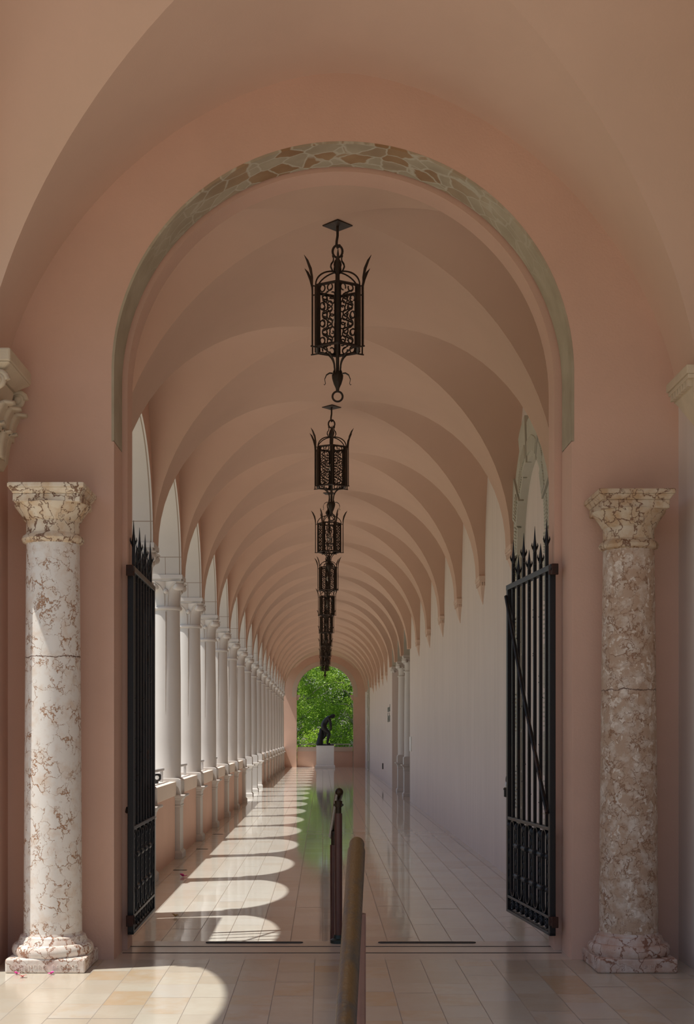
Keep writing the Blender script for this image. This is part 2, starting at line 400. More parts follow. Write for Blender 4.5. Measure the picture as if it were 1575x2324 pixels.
struct(mb.build('wall_right.001', [M_wallR]))
mb = MB(); mb.box(4.6, 4.8, 27, 41, 0, 5.4); mb.box(XR+.4, 4.6, 27, 27.2, 0, 5.4); mb.box(XR+.4, 4.6, 40.8, 41, 0, 5.4)
struct(mb.build('wall_right.002', [M_wall]))
mb = MB(); mb.box(XR+.4, 4.8, 27, 41, 5.4, 5.55); struct(mb.build('ceiling.003', [M_vault]))
# --- end wall
mb = MB()
segs = [('solid', -2.3, -1.212, 0), ('arch', .104, 1.316, 1.30, 3.43, 0, 0), ('solid', 1.42, 2.5, 0)]
arch_wall(mb, lambda a, z, s: (a, 61.3 if s == 0 else 61.75, z), segs, ZT, 40, 0, 0)
struct(mb.build('wall_end', [M_wall], smooth=25))
mb = MB()
n = 40
for i in range(n):                               # flush stone band round the end arch
    a0, a1 = pi*i/n, pi*(i+1)/n
    P = lambda r, a, y: (.104 - r*cos(a), y, 3.43 + r*.99*sin(a))
    mb.quad(P(1.316,a0,61.292), P(1.316,a1,61.292), P(1.52,a1,61.292), P(1.52,a0,61.292))
    mb.quad(P(1.52,a0,61.292), P(1.52,a1,61.292), P(1.52,a1,61.31), P(1.52,a0,61.31))
    mb.quad(P(1.312,a0,61.292), P(1.312,a1,61.292), P(1.312,a1,61.75), P(1.312,a0,61.75))
for sx in (-1, 1):
    xa = .104 + sx*1.312; mb.box(min(xa, xa+sx*.21), max(xa, xa+sx*.21), 61.292, 61.31, 3.25, 3.43)
    mb.box(min(xa-sx*.14, xa), max(xa-sx*.14, xa), 61.33, 61.75, 3.25, 3.36); mb.box(min(xa-sx*.09, xa), max(xa-sx*.09, xa), 61.36, 61.75, 3.12, 3.25)
struct(mb.build('trim_1', [M_band2]))
# --- wall with the gates
YW0, YST, YW1 = 8.353, 8.72, 8.95
FZ = .08                                          # porch floor level
mb = MB()
cx, rx, zc = .1267, 1.46, 3.79
segs = [('solid', -2.6, cx-rx, FZ), ('arch', cx, rx, 1.46, zc, FZ, 0), ('solid', cx+rx, 2.9, FZ)]
arch_wall(mb, lambda a, z, s: (a, YW0 if s == 0 else YST, z), segs, 6.2, 56, 0, 0)
cx2, rx2, rz2 = .12, 1.41, 1.432
segs = [('solid', -2.6, cx2-rx2, FZ), ('arch', cx2, rx2, rz2, zc, FZ, 0), ('solid', cx2+rx2, 2.9, FZ)]
arch_wall(mb, lambda a, z, s: (a, YST+.012 if s == 0 else YW1, z), segs, 6.2, 56, 0, 0)
struct(mb.build('wall_front', [M_wall], smooth=25, bevel=0))
mb = MB()
a_s = -.20; n = 64
for i in range(n):
    a0 = a_s + (pi-2*a_s)*i/n; a1 = a_s + (pi-2*a_s)*(i+1)/n
    def P(r, a, y):
        if sin(a) < 0: return (cx - r*(1 if cos(a) > 0 else -1), y, zc + 1.5*r*sin(a))
        return (cx - r*cos(a), y, zc + r*sin(a))
    mb.quad(P(1.446,a0,YW0-.001), P(1.446,a1,YW0-.001), P(1.446,a1,YST-.03), P(1.446,a0,YST-.03))
    mb.quad(P(1.446,a0,YW0-.001), P(1.446,a1,YW0-.001), P(1.462,a1,YW0-.001), P(1.462,a0,YW0-.001))
    mb.quad(P(1.446,a0,YST-.03), P(1.446,a1,YST-.03), P(1.462,a1,YST-.03), P(1.462,a0,YST-.03))
struct(mb.build('trim_2', [M_soffit], smooth=30))
mb = MB()                                        # lower jamb facing, flush with the stone band above
for xa, sx in ((cx-1.446, -1), (cx+1.446, 1)):
    mb.box(min(xa, xa+sx*.02), max(xa, xa+sx*.02), YW0-.0005, YST-.03, FZ, 3.355)
struct(mb.build('trim_3', [M_wall]))
# --- porch side walls
XPL, XPR = -1.99, 2.248
mb = MB()
segs = [('solid', 7.91, 8.5, FZ), ('arch', 6.46, 1.45, 1.45, 3.47, FZ, 1), ('solid', 4.5, 5.01, FZ)]
arch_wall(mb, lambda a, z, s: (XPL if s == 0 else XPL-.4, a, z), segs, 6.2, 40, 0, 0)
for y in (4.5,): mb.quad((XPL,y,FZ),(XPL-.4,y,FZ),(XPL-.4,y,6.2),(XPL,y,6.2))
struct(mb.build('wall_left.002', [M_wall], smooth=25))
mb = MB(); mb.box(XPR, XPR+.4, 4.2, 8.5, FZ, 6.2)
struct(mb.build('wall_right.003', [M_wallR]))

def vault(name, xc, R, z0, rise, xl, xr, centers, b, y0, y1, mat, n=18, ex=2.0):
    mb = MB()
    ph = [-pi/2 + pi*i/(2*n) for i in range(2*n+1)]
    us = [sin(p) for p in ph]; hs = [max(0, 1 - abs(u)**ex)**(1/ex) for u in us]
    B = lambda i, y: (xc + R*us[i], y, z0 + rise*hs[i])
    L = lambda i, c, j: (xc + R*us[i], c + b*us[j], z0 + rise*hs[j])
    for c in centers:
        for sgn in (1, -1):
            vs, row = [], {}
            for j in range(n, 2*n+1):             # barrel triangles
                k = j-n; jj = j if sgn > 0 else 2*n-j
                row[k] = len(vs); vs += [B(i, c + b*us[jj]) for i in range(n-k, n+k+1)]
            fs = []
            for k in range(n):
                a, e = row[k], row[k+1]
                for q in range(2*k): fs.append((a+q, a+q+1, e+q+2, e+q+1))
                fs.append((a, e+1, e)); fs.append((a+2*k, e+2*k+2, e+2*k+1))
            mb.add(vs, fs)
            vs, row, fs = [], {}, []
            for i in range(n, 2*n+1):             # lunettes
                k = i-n; ii = i if sgn > 0 else 2*n-i
                row[k] = len(vs); vs += [L(ii, c, j) for j in range(n-k, n+k+1)]
            for k in range(n):
                a, e = row[k], row[k+1]
                for q in range(2*k): fs.append((a+q, a+q+1, e+q+2, e+q+1))
                fs.append((a, e+1, e)); fs.append((a+2*k, e+2*k+2, e+2*k+1))
            xe = xr if sgn > 0 else xl
            e = row[n]; w = len(vs); vs += [(xe, c + b*us[j], z0 + rise*hs[j]) for j in range(2*n+1)]
            for q in range(2*n): fs.append((e+q, e+q+1, w+q+1, w+q))
            mb.add(vs, fs)
    ys = sorted(centers)
    strips = [(ys[0]-b-1.2, ys[0]-b)] + [(p+b, q-b) for p, q in zip(ys[:-1], ys[1:])] + [(ys[-1]+b, ys[-1]+b+1.2)]
    for a, e in strips:
        vs = [B(i, a) for i in range(2*n+1)] + [B(i, e) for i in range(2*n+1)]
        mb.add(vs, [(i, i+1, 2*n+2+i, 2*n+1+i) for i in range(2*n)])
        for x1, x2 in ((xl, xc-R), (xc+R, xr)):
            mb.quad((x1,a,z0),(x2,a,z0),(x2,e,z0),(x1,e,z0))
            for y in (a, e):
                pass
        # side cheeks where the lunette springs
    me = mb.mesh(name, mat, None)
    bm = bmesh.new(); bm.from_mesh(me)
    for co, no in (((0,y0,0),(0,-1,0)), ((0,y1,0),(0,1,0))):
        bmesh.ops.bisect_plane(bm, geom=bm.verts[:]+bm.edges[:]+bm.faces[:], plane_co=co, plane_no=no, clear_outer=True)
    for f in bm.faces: f.smooth = True
    bm.to_mesh(me); bm.free()
    o = D.objects.new(name, me); C.objects.link(o); return struct(o)
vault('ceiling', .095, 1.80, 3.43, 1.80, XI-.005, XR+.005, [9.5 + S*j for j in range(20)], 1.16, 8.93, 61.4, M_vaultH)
vault('ceiling.001', .10, 2.16, 3.457, 2.227, XPL-.08, XPR+.02, [6.4], 1.5, 4.3, 8.36, M_vault, 28, 1.75)
mb = MB(); mb.box(-2.12, 2.6, 8.6, 61.9, 5.56, 5.75); mb.box(-2.42, 2.9, 4.2, 8.95, 6.2, 6.4)  # unseen roof slabs above the vaults, added to stop sky light leaking in
mb.box(-2.42, 2.9, 4.2, 4.3, 5.72, 6.2)
struct(mb.build('roof_light_seal', [M_pave]))
# --- floors, steps, ground
mb = MB(); mb.box(-2.0, 2.26, 4.45, 8.353, -.2, FZ); mb.box(-2.39, -2.0, 5.01, 7.91, -.2, FZ)
struct(mb.build('floor', [M_floorF]))
mb = MB(); mb.box(-2.0, 2.26, 8.353, 9.10, -.2, FZ); struct(mb.build('floor.001', [M_band]))
mb = MB(); mb.box(XO, 4.7, 9.10, 61.75, -.2, 0); struct(mb.build('floor.002', [M_floorH]))
mb = MB()
for y in (8.60, 8.86): mb.box(cx-1.43, cx+1.43, y, y+.022, FZ-.01, FZ+.0015)
struct(mb.build('trim_4', [M_groove]))
mb = MB(); mb.box(-2.4, 2.6, 4.15, 4.45, -.3, -.07); struct(mb.build('floor.003', [M_floorF]))
mb = MB(); mb.box(-60, 60, -30, 140, -.6, -.25); struct(mb.build('ground', [M_grass]))
mb = MB(); mb.box(-9, XO, 2, 61.75, -.25, -.05); mb.box(-2.39, -2.0, 4.45, 5.0, -.2, FZ); mb.box(-9, -2.4, 2, 9, -.05, .0); mb.box(-9, 8, -12, 4.14, -.25, -.22)
struct(mb.build('ground.001', [M_pave]))
# --- parapets between the columns (left), open for three bays
def parapet(y0, y1, i):
    mb = MB(); mb.box(-2.05, -1.79, y0, y1, 0, .775)
    p = struct(mb.build('wall_parapet' + ('' if i == 0 else '.%03d' % i), [M_wall]))
    mb = MB(); mb.box(-2.08, -1.775, y0, y1, .765, .935)
    mb.build('coping', [M_coping], p, bevel=.008)
pi_ = 0
OPEN = (5, 6, 7)
for k in range(-2, 17):
    if k in OPEN: continue
    parapet(col_y(k)+.19, min(col_y(k+1)-.19, 61.3), pi_); pi_ += 1
mb = MB(); mb.box(-1.19, 1.398, 61.5, 61.72, 0, .735)
p = struct(mb.build('wall_parapet.090', [M_wall])); mb = MB(); mb.box(-1.19, 1.398, 61.46, 61.74, .735, .94); mb.build('coping', [M_band2], p)
# --- stone door surrounds on the right wall
def surround(name, yc, ro, ri, n=9):
    mb = MB()
    def ring(r0, r1, a0, a1, x0, z0):
        m = 6
        pts = []
        for i in range(m+1):
            a = a0 + (a1-a0)*i/m
            pts.append(((yc - r0*cos(a), z0 + r0*sin(a)), (yc - r1*cos(a), z0 + r1*sin(a))))
        for (p, q), (r, s) in zip(pts[:-1], pts[1:]):
            F = lambda t, x: (x, t[0], t[1])
            mb.quad(F(p,x0), F(r,x0), F(s,x0), F(q,x0))
            mb.quad(F(q,x0), F(s,x0), F(s,XR+.01), F(q,XR+.01)); mb.quad(F(p,x0), F(r,x0), F(r,XR+.01), F(p,XR+.01))
        for p, q in (pts[0], pts[-1]):
            mb.quad((x0,p[0],p[1]), (x0,q[0],q[1]), (XR+.01,q[0],q[1]), (XR+.01,p[0],p[1]))
        # fluting across the block
        fl = 9
        for i in range(1, fl):
            a = a0 + (a1-a0)*i/fl
            p = (x0-.004, yc - (r0+.05)*cos(a), z0 + (r0+.05)*sin(a)); q = (x0-.004, yc - (r0+.19)*cos(a), z0 + (r0+.19)*sin(a))
            mb.tube([p, q], .011, 5)
    for i in range(n):
        a0, a1 = pi*i/n + .012, pi*(i+1)/n - .012
        ring(ri, ro + (.035 if i % 2 else -.05), a0, a1, XR - (.055 if i % 2 else .04), 3.28)
    z = .02; i = 0
    while z < 3.2:
        h = .40 if i % 2 else .36; z1 = min(z+h, 3.27)
        for sx in (-1, 1):
            w = (ro-ri) + (.03 if i % 2 else -.05)
            ya, yb = yc+sx*ri, yc+sx*(ri+w)
            mb.box(XR-(.05 if i % 2 else .035), XR+.01, min(ya,yb), max(ya,yb), z+.008, z1-.008)
            for t in range(1, 9):
                zz = z + (z1-z)*t/9; yq = yc + sx*(ri+.05); yr = yc + sx*(ri+.19)
                mb.tube([(XR-.052, yq, zz), (XR-.052, yr, zz)], .010, 5)
        z = z1; i += 1
    return struct(mb.build(name, [M_quoin], bevel=.012))
surround('door_1', 12.3, 1.24, .80); surround('door_2', 56.3, 1.14, .70)

# ------------------------------------------------------------------ arcade columns
def capital_parts(parent):
    mb = MB()
    nth, nh = 64, 14
    vs, fs = [], []
    for k in range(nh+1):
        h = k/nh
        for i in range(nth):
            a = 2*pi*i/nth; d = abs(sin(2*a))
            r = .152 + .035*h**3 + .085*h**3.2*d**1.5 - .012*(1-d)**4*min(1, h*6)
            vs.append((r*cos(a), r*sin(a), 3.06 + .30*h))
    for k in range(nh):
        for i in range(nth):
            j = (i+1) % nth; fs.append((k*nth+i, k*nth+j, (k+1)*nth+j, (k+1)*nth+i))
    fs.append(tuple(nh*nth+i for i in range(nth)))
    mb.add(vs, fs)
    # rims of the four corner leaves
    for q in range(4):
        for sg in (-1, 1):
            pts = []
            for t in range(13):
                h = t/12; a = pi/2*q + sg*(.13 + .42*h**3.5)
                d = abs(sin(2*a)); r = .154 + .035*h**3 + .085*h**3.2*d**1.5
                pts.append((r*cos(a), r*sin(a), 3.07 + .28*h))
            mb.tube(pts, .0055, 5)
    cap = mb.build('capital', [M_white], parent, smooth=40)
    mb = MB(); mb.box(-.205, .205, -.21, .21, 3.39, 3.44); mb.box(-.19, .19, -.195, .195, 3.362, 3.391)
    mb.build('abacus', [M_white], cap)
    for q in range(4):
        mb = MB(); a = pi/4 + pi/2*q; t = Vector((-sin(a), cos(a), 0)); c = Vector((.212*cos(a), .212*sin(a), 3.305))
        prof = [(.03,-.065),(.045,-.055),(.050,-.02),(.052,0),(.050,.02),(.045,.055),(.03,.065)]
        pts = [c + t*z for _, z in prof]; mb.tube(pts, [r for r, _ in prof], 16)
        mb.build('volute', [M_white], cap, smooth=50)
    for q in range(4):
        mb = MB(); a = pi/2*q; c = Vector((.158*cos(a), .158*sin(a), 3.245)); mb.sphere(c, .032, 14, 8)
        for w in (0, 2.1, 4.2):
            t = Vector((-sin(a), cos(a), 0))*cos(w+pi/2) + Vector((0,0,1))*sin(w+pi/2)
            o = Vector((cos(a), sin(a), 0)); mb.tube([c + o*.031, c + (o*.9 + t*.9).normalized()*.032, c + t*.031], .004, 5)
        mb.build('boss', [M_white], cap, smooth=40)
    mb = MB(); mb.lathe([(.152,3.02),(.172,3.025),(.178,3.037),(.178,3.045),(.172,3.058),(.152,3.065)], 40)
    mb.build('astragal', [M_white], parent, smooth=35)
def column_parts(parent, pedestal=True):
    mb = MB(); mb.lathe([(.170,.965),(.170,1.0),(.166,1.02),(.167,1.4),(.164,2.2),(.152,3.03)], 40)
    # vertical seams of the cast stone halves
    for a in (-pi/2, pi/2): mb.box(-.003, .003, -.1655 if a < 0 else .148, -.148 if a < 0 else .1655, 1.03, 3.0, 1)
    mb.build('shaft', [M_white, M_seam], parent, smooth=30)
    capital_parts(parent)
    mb = MB()
    hy = .185
    prof = [(-.19,.775),(-.19,.93),(-.185,.955),(-.165,.97),(-.12,.975),(.12,.975),(.155,.972),(.178,.96),(.188,.94),(.19,.92),(.19,.775)]
    vs = [(x, -hy, z) for x, z in prof] + [(x, hy, z) for x, z in prof]; L = len(prof)
    mb.add(vs, [tuple(range(L)), tuple(reversed(range(L, 2*L)))] + [(i, L+i, L+(i+1) % L, (i+1) % L) for i in range(L)])
    ped = mb.build('pedestal_block', [M_white], parent, bevel=.006)
    mb = MB()
    pr = [(.205,.0),(.205,.07),(.19,.09),(.178,.1)]; 
    for (h0, z0), (h1, z1) in zip(pr[:-1], pr[1:]): mb.frustum((0,0,z0),(h0,h0),(0,0,z1),(h1,h1))
    mb.frustum((0,0,.1),(.178,.178),(0,0,.62),(.176,.176))
    pr = [(.176,.62),(.184,.63),(.184,.65),(.178,.655),(.186,.70),(.205,.735),(.228,.75)]
    for (h0, z0), (h1, z1) in zip(pr[:-1], pr[1:]): mb.frustum((0,0,z0),(h0,h0),(0,0,z1),(h1,h1))
    mb.build('pedestal', [M_white], parent, bevel=.004)
    mb = MB(); mb.box(-.245, .245, -.24, .24, .748, .778)
    mb.build('moulding', [M_white], parent, bevel=.012)
ORD = ['first','second','third','fourth','fifth','sixth','seventh','eighth','ninth','tenth','eleventh','twelfth','thirteenth','fourteenth','fifteenth','sixteenth','seventeenth','eighteenth','nineteenth','twentieth']
XC = -1.905
proto = None
for n_, k in enumerate(range(-1, 17)):
    if proto is None:
        o = proto = thing('arcade_column', '', 'column', (XC, col_y(k), 0), 'white arcade columns along the left side')
        column_parts(o)
    else:
        o = copy_tree(proto); o.location = (XC, col_y(k), 0)
    if k in (6, 7): lab = 'white arcade column on a bare pedestal without parapet, %s beyond the gates, left' % ORD[n_]
    elif n_ == 0: lab = 'white arcade column nearest the left gate, mostly hidden behind its bars'
    elif n_ == 17: lab = 'last white arcade column on the left, standing close to the far end wall'
    else: lab = 'white stone arcade column with volute capital, %s beyond the gates on the left' % ORD[n_]
    o['label'] = lab
# column hidden by the gate wall still throws its shadow
o = copy_tree(proto); o.location = (XC, col_y(-2), 0); o['label'] = 'white arcade column hidden behind the gate wall, left side'
for i, k in enumerate((6, 7)):
    o = copy_tree(proto); o.location = (2.155, col_y(k), 0); o.rotation_euler = (0, 0, pi)
    o['group'] = 'white columns in the right-hand opening'
    o['label'] = ('nearer' if i == 0 else 'farther') + ' of two white columns in the opening of the right wall'
t = thing('pilaster_capital', 'white capital with volutes on the far jamb of the right wall opening', 'capital', (2.155, 37.62, 0))
capital_parts(t)

# guard rails over the parapets
def guard_rail(y0, y1, x, label, group, z=1.085, zb=.935, axis='y'):
    t = thing('guard_rail', label, 'rail', (x, (y0+y1)/2, zb) if axis == 'y' else ((y0+y1)/2, x, zb), group)
    h = (y1-y0)/2
    V = (lambda a, z_: (0, a, z_)) if axis == 'y' else (lambda a, z_: (a, 0, z_))
    mb = MB(); mb.tube([V(-h, z-zb), V(h, z-zb)], .02, 10); mb.sphere(V(-h, z-zb), .02, 8, 6); mb.sphere(V(h, z-zb), .02, 8, 6)
    mb.build('tube', [M_grey], t, smooth=50)
    for a in (-h+.14, h-.14):
        mb = MB(); p = V(a, 0); mb.box(p[0]-.016, p[0]+.016, p[1]-.016, p[1]+.016, 0, z-zb); mb.build('post', [M_grey], t)
    return t
for i, k in enumerate((-2, -1, 0, 1, 2, 3, 4)):
    guard_rail(col_y(k)+.24, col_y(k+1)-.24, -1.93, 'short grey metal guard rail on the left parapet, %s bay beyond the gates' % ORD[i], 'guard rails on the left parapet')
guard_rail(-1.17, 1.38, 61.6, 'long grey guard rail over the far parapet behind the statue', None, 1.07, .94, 'x')
# small spotlight on the parapet
t = thing('spotlight', 'small black spotlight with pale round lens on the left parapet beside the gate', 'lamp', (-1.93, 15.35, .935))
mb = MB(); mb.box(-.05, .05, -.05, .06, .03, .115); mb.build('housing', [M_black], t, bevel=.02)
mb = MB(); mb.cyl((.012,-.052,.072), (.012,-.058,.072), .024, 20); mb.build('lens', [M_sign], t)
mb = MB(); mb.box(-.02, .02, -.02, .02, 0, .035); mb.build('bracket', [M_black], t)

# ------------------------------------------------------------------ corbels on the right
def corbel_parts(t, w, p, hh, mat):
    """wall at x=0, projecting to -p; width w along y; top z=0"""
    mb = MB(); mb.box(-p, 0, -w/2, w/2, -.05, 0); mb.box(-p*.93, 0, -w/2*.96, w/2*.96, -.075, -.05)
    mb.build('slab', [mat], t, bevel=.004)
    mb = MB(); nd = 7
    mb.box(-p*.72, 0, -w/2*.88, w/2*.88, -.12, -.075)
    for i in range(nd):
        y = -w/2*.86 + w*.86*(i+.5)/nd; mb.box(-p*.9, -p*.6, y-w*.036, y+w*.036, -.115, -.075)
    for i in range(2):
        x = -p*.25 - i*p*.35; mb.box(x-.008, x+.008, -w/2*.94, w/2*.94, -.115, -.075)
    mb.build('dentil_band', [mat], t)
    mb = MB(); pr = [(1., .70, -.12), (.82, .62, -.15), (.58, .50, -.20), (.36, .36, -.25), (.2, .24, -.29), (.10, .16, -hh+.02), (.05, .12, -hh)]
    vs = []
    for fw, fp, z in pr: vs += [(0, -w/2*.85*fw, z), (-p*fp, -w/2*.85*fw, z), (-p*fp, w/2*.85*fw, z), (0, w/2*.85*fw, z)]
    fs = []
    for i in range(len(pr)-1):
        for j in range(4): fs.append((i*4+j, i*4+(j+1) % 4, i*4+4+(j+1) % 4, i*4+4+j))
    fs.append((0,1,2,3)); L = 4*(len(pr)-1); fs.append((L+3,L+2,L+1,L)); mb.add(vs, fs)
    mb.build('bracket', [mat], t)
ks = [-1, 0, 1, 2, 3, 4, 9, 10, 11, 12, 13]
base = None
M_corb2 = stucco('pinkish_corbel_stone', (.66,.50,.40), .08, .1)
for i, k in enumerate(ks):
    if k == -1: lab = 'small stone corbel beside the near framed doorway, partly behind the right gate'
    elif k <= 4: lab = 'small stone corbel on the plain right wall, %s beyond the framed doorway' % ORD[k]
    else: lab = 'tiny stone corbel on the far right wall, %s beyond the opening with columns' % ORD[k-9]
    if base is None:
        base = o = thing('wall_corbel', lab, 'corbel', (XR+.003, col_y(k), 3.428), 'corbels along the right wall'); corbel_parts(o, .42, .078, .33, M_corb2)
    else:
        o = copy_tree(base); o.location = (XR+.003, col_y(k), 3.428); o['label'] = lab
t = thing('porch_corbel', 'large buff stone corbel with dentils at the right edge, above the brown marble column', 'corbel', (XPR+.003, 7.86, 3.64))
corbel_parts(t, .46, .15, .345, M_corbel)

# carved capital high on the left pier
t = thing('carved_capital', 'large carved foliage capital high at the left edge, cut by the frame', 'capital', (-2.02, 7.98, 3.12))
mb = MB(); mb.frustum((0,0,.50),(.12,.2),(0,0,.56),(.2,.28)); mb.box(-.2,.2,-.28,.28,.56,.64); mb.build('abacus', [M_corbel], t, bevel=.012)
mb = MB(); mb.frustum((0,0,0),(.055,.17),(0,0,.06),(.075,.2)); mb.frustum((0,0,.06),(.05,.16),(0,0,.5),(.11,.2)); mb.build('bell', [M_corbel], t, bevel=.01)
for y in (-.16, .0, .16):
    for z0, h, out in ((.05, .22, .06), (.2, .22, .10)):
        mb = MB(); vs, fs = [], []
        yy = y + (.06 if z0 > .1 else 0)
        for i in range(9):
            s_ = i/8; z = z0 + h*s_ - (.05*max(0, s_-.75)*4); x = .06 + .03*z + out*s_**3
            w = .075*sin(pi*(.15+.75*s_))*(1 + .18*cos(i*2.6))
            for dx, wy in ((0,-w),(.016,-w*.5),(.006,0),(.016,w*.5),(0,w)): vs.append((x+dx, yy+wy, z))
            
        for i in range(8):
            for j in range(4): fs.append((i*5+j, i*5+j+1, i*5+6+j, i*5+5+j))
        mb.add(vs, fs); o = mb.build('leaf', [M_corbel], t, smooth=60)
        so = o.modifiers.new('s', 'SOLIDIFY'); so.thickness = .02
for y in (-.24, .24):
    mb = MB(); sp = [( .12+.01*i*0 + .055*(1-i/26)*cos(i*.55), y, .46 + .055*(1-i/26)*sin(i*.55)) for i in range(24)]
    mb.tube(sp, .018, 8); mb.sphere((.12,y,.46), .03, 10, 8); mb.build('volute', [M_corbel], t, smooth=60)

# ------------------------------------------------------------------ marble columns of the gateway
def marble_column(name, label, loc, rb, rt, hcap, ms, mc, mpl, text, tx, tsize, slabshift=0):
    t = thing(name, label, 'column', loc)
    hp, z = .085, 0
    mb = MB(); w = .2385
    mb.box(-w, w, -w, w, 0, hp); pl = mb.build('plinth', [mpl], t, bevel=.01)
    io = text_object('inscription', text, tsize, .0012, mpl, 1.25); io.parent = pl; io.location = (tx, -w-.0008, .028); io.rotation_euler = (pi/2, 0, 0)
    mb = MB(); R = rb
    prof = [(R*1.34,hp),(R*1.38,hp+.012),(R*1.40,hp+.032),(R*1.38,hp+.052),(R*1.30,hp+.068),(R*1.20,hp+.072),(R*1.17,hp+.09),(R*1.14,hp+.098),(R*1.12,hp+.112),(R*1.02,hp+.12),(R*1.0,hp+.135)]
    mb.lathe(prof, 56); mb.build('base', [mpl], t, smooth=35)
    zt = hcap-.335
    mb = MB(); mb.lathe([(rb,hp+.13)] + [(rb + (rt-rb)*(i/12)**1.4, hp+.13 + (zt-hp-.13)*i/12) for i in range(1, 13)], 64)
    mb.build('shaft', [ms], t, smooth=30)
    mb = MB()
    mb.lathe([(rt*1.0,zt-.01),(rt*1.13,zt),(rt*1.18,zt+.018),(rt*1.13,zt+.036),(rt*1.05,zt+.045),(rt*1.0,zt+.055),(rt*1.0,zt+.125),(rt*1.08,zt+.135),(rt*1.1,zt+.145),(rt*1.18,zt+.165),(rt*1.32,zt+.195),(rt*1.42,zt+.215),(rt*1.44,zt+.225)], 56)
    cap = mb.build('capital', [mc], t, smooth=35)
    mb = MB(); a = .212
    mb.box(-a*.95, a*.95, -a*.95, a*.95, zt+.222, zt+.272); mb.frustum((0,0,zt+.272),(a*.95,a*.95),(0,0,zt+.305),(a*1.06,a*1.06)); mb.box(-a*1.08, a*1.08, -a*1.08, a*1.08, zt+.305, zt+.335)
    ab = mb.build('abacus', [mc], cap, bevel=.006)
    return t
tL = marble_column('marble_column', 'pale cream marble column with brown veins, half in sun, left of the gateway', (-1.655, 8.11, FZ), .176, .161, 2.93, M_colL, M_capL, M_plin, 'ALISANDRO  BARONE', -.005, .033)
tR = marble_column('marble_column', 'brown mottled marble column in shade, right of the gateway', (1.876, 8.11, FZ), .177, .154, 2.892, M_colR, M_capR, M_plinR, 'QUAD.III.', .035, .031)
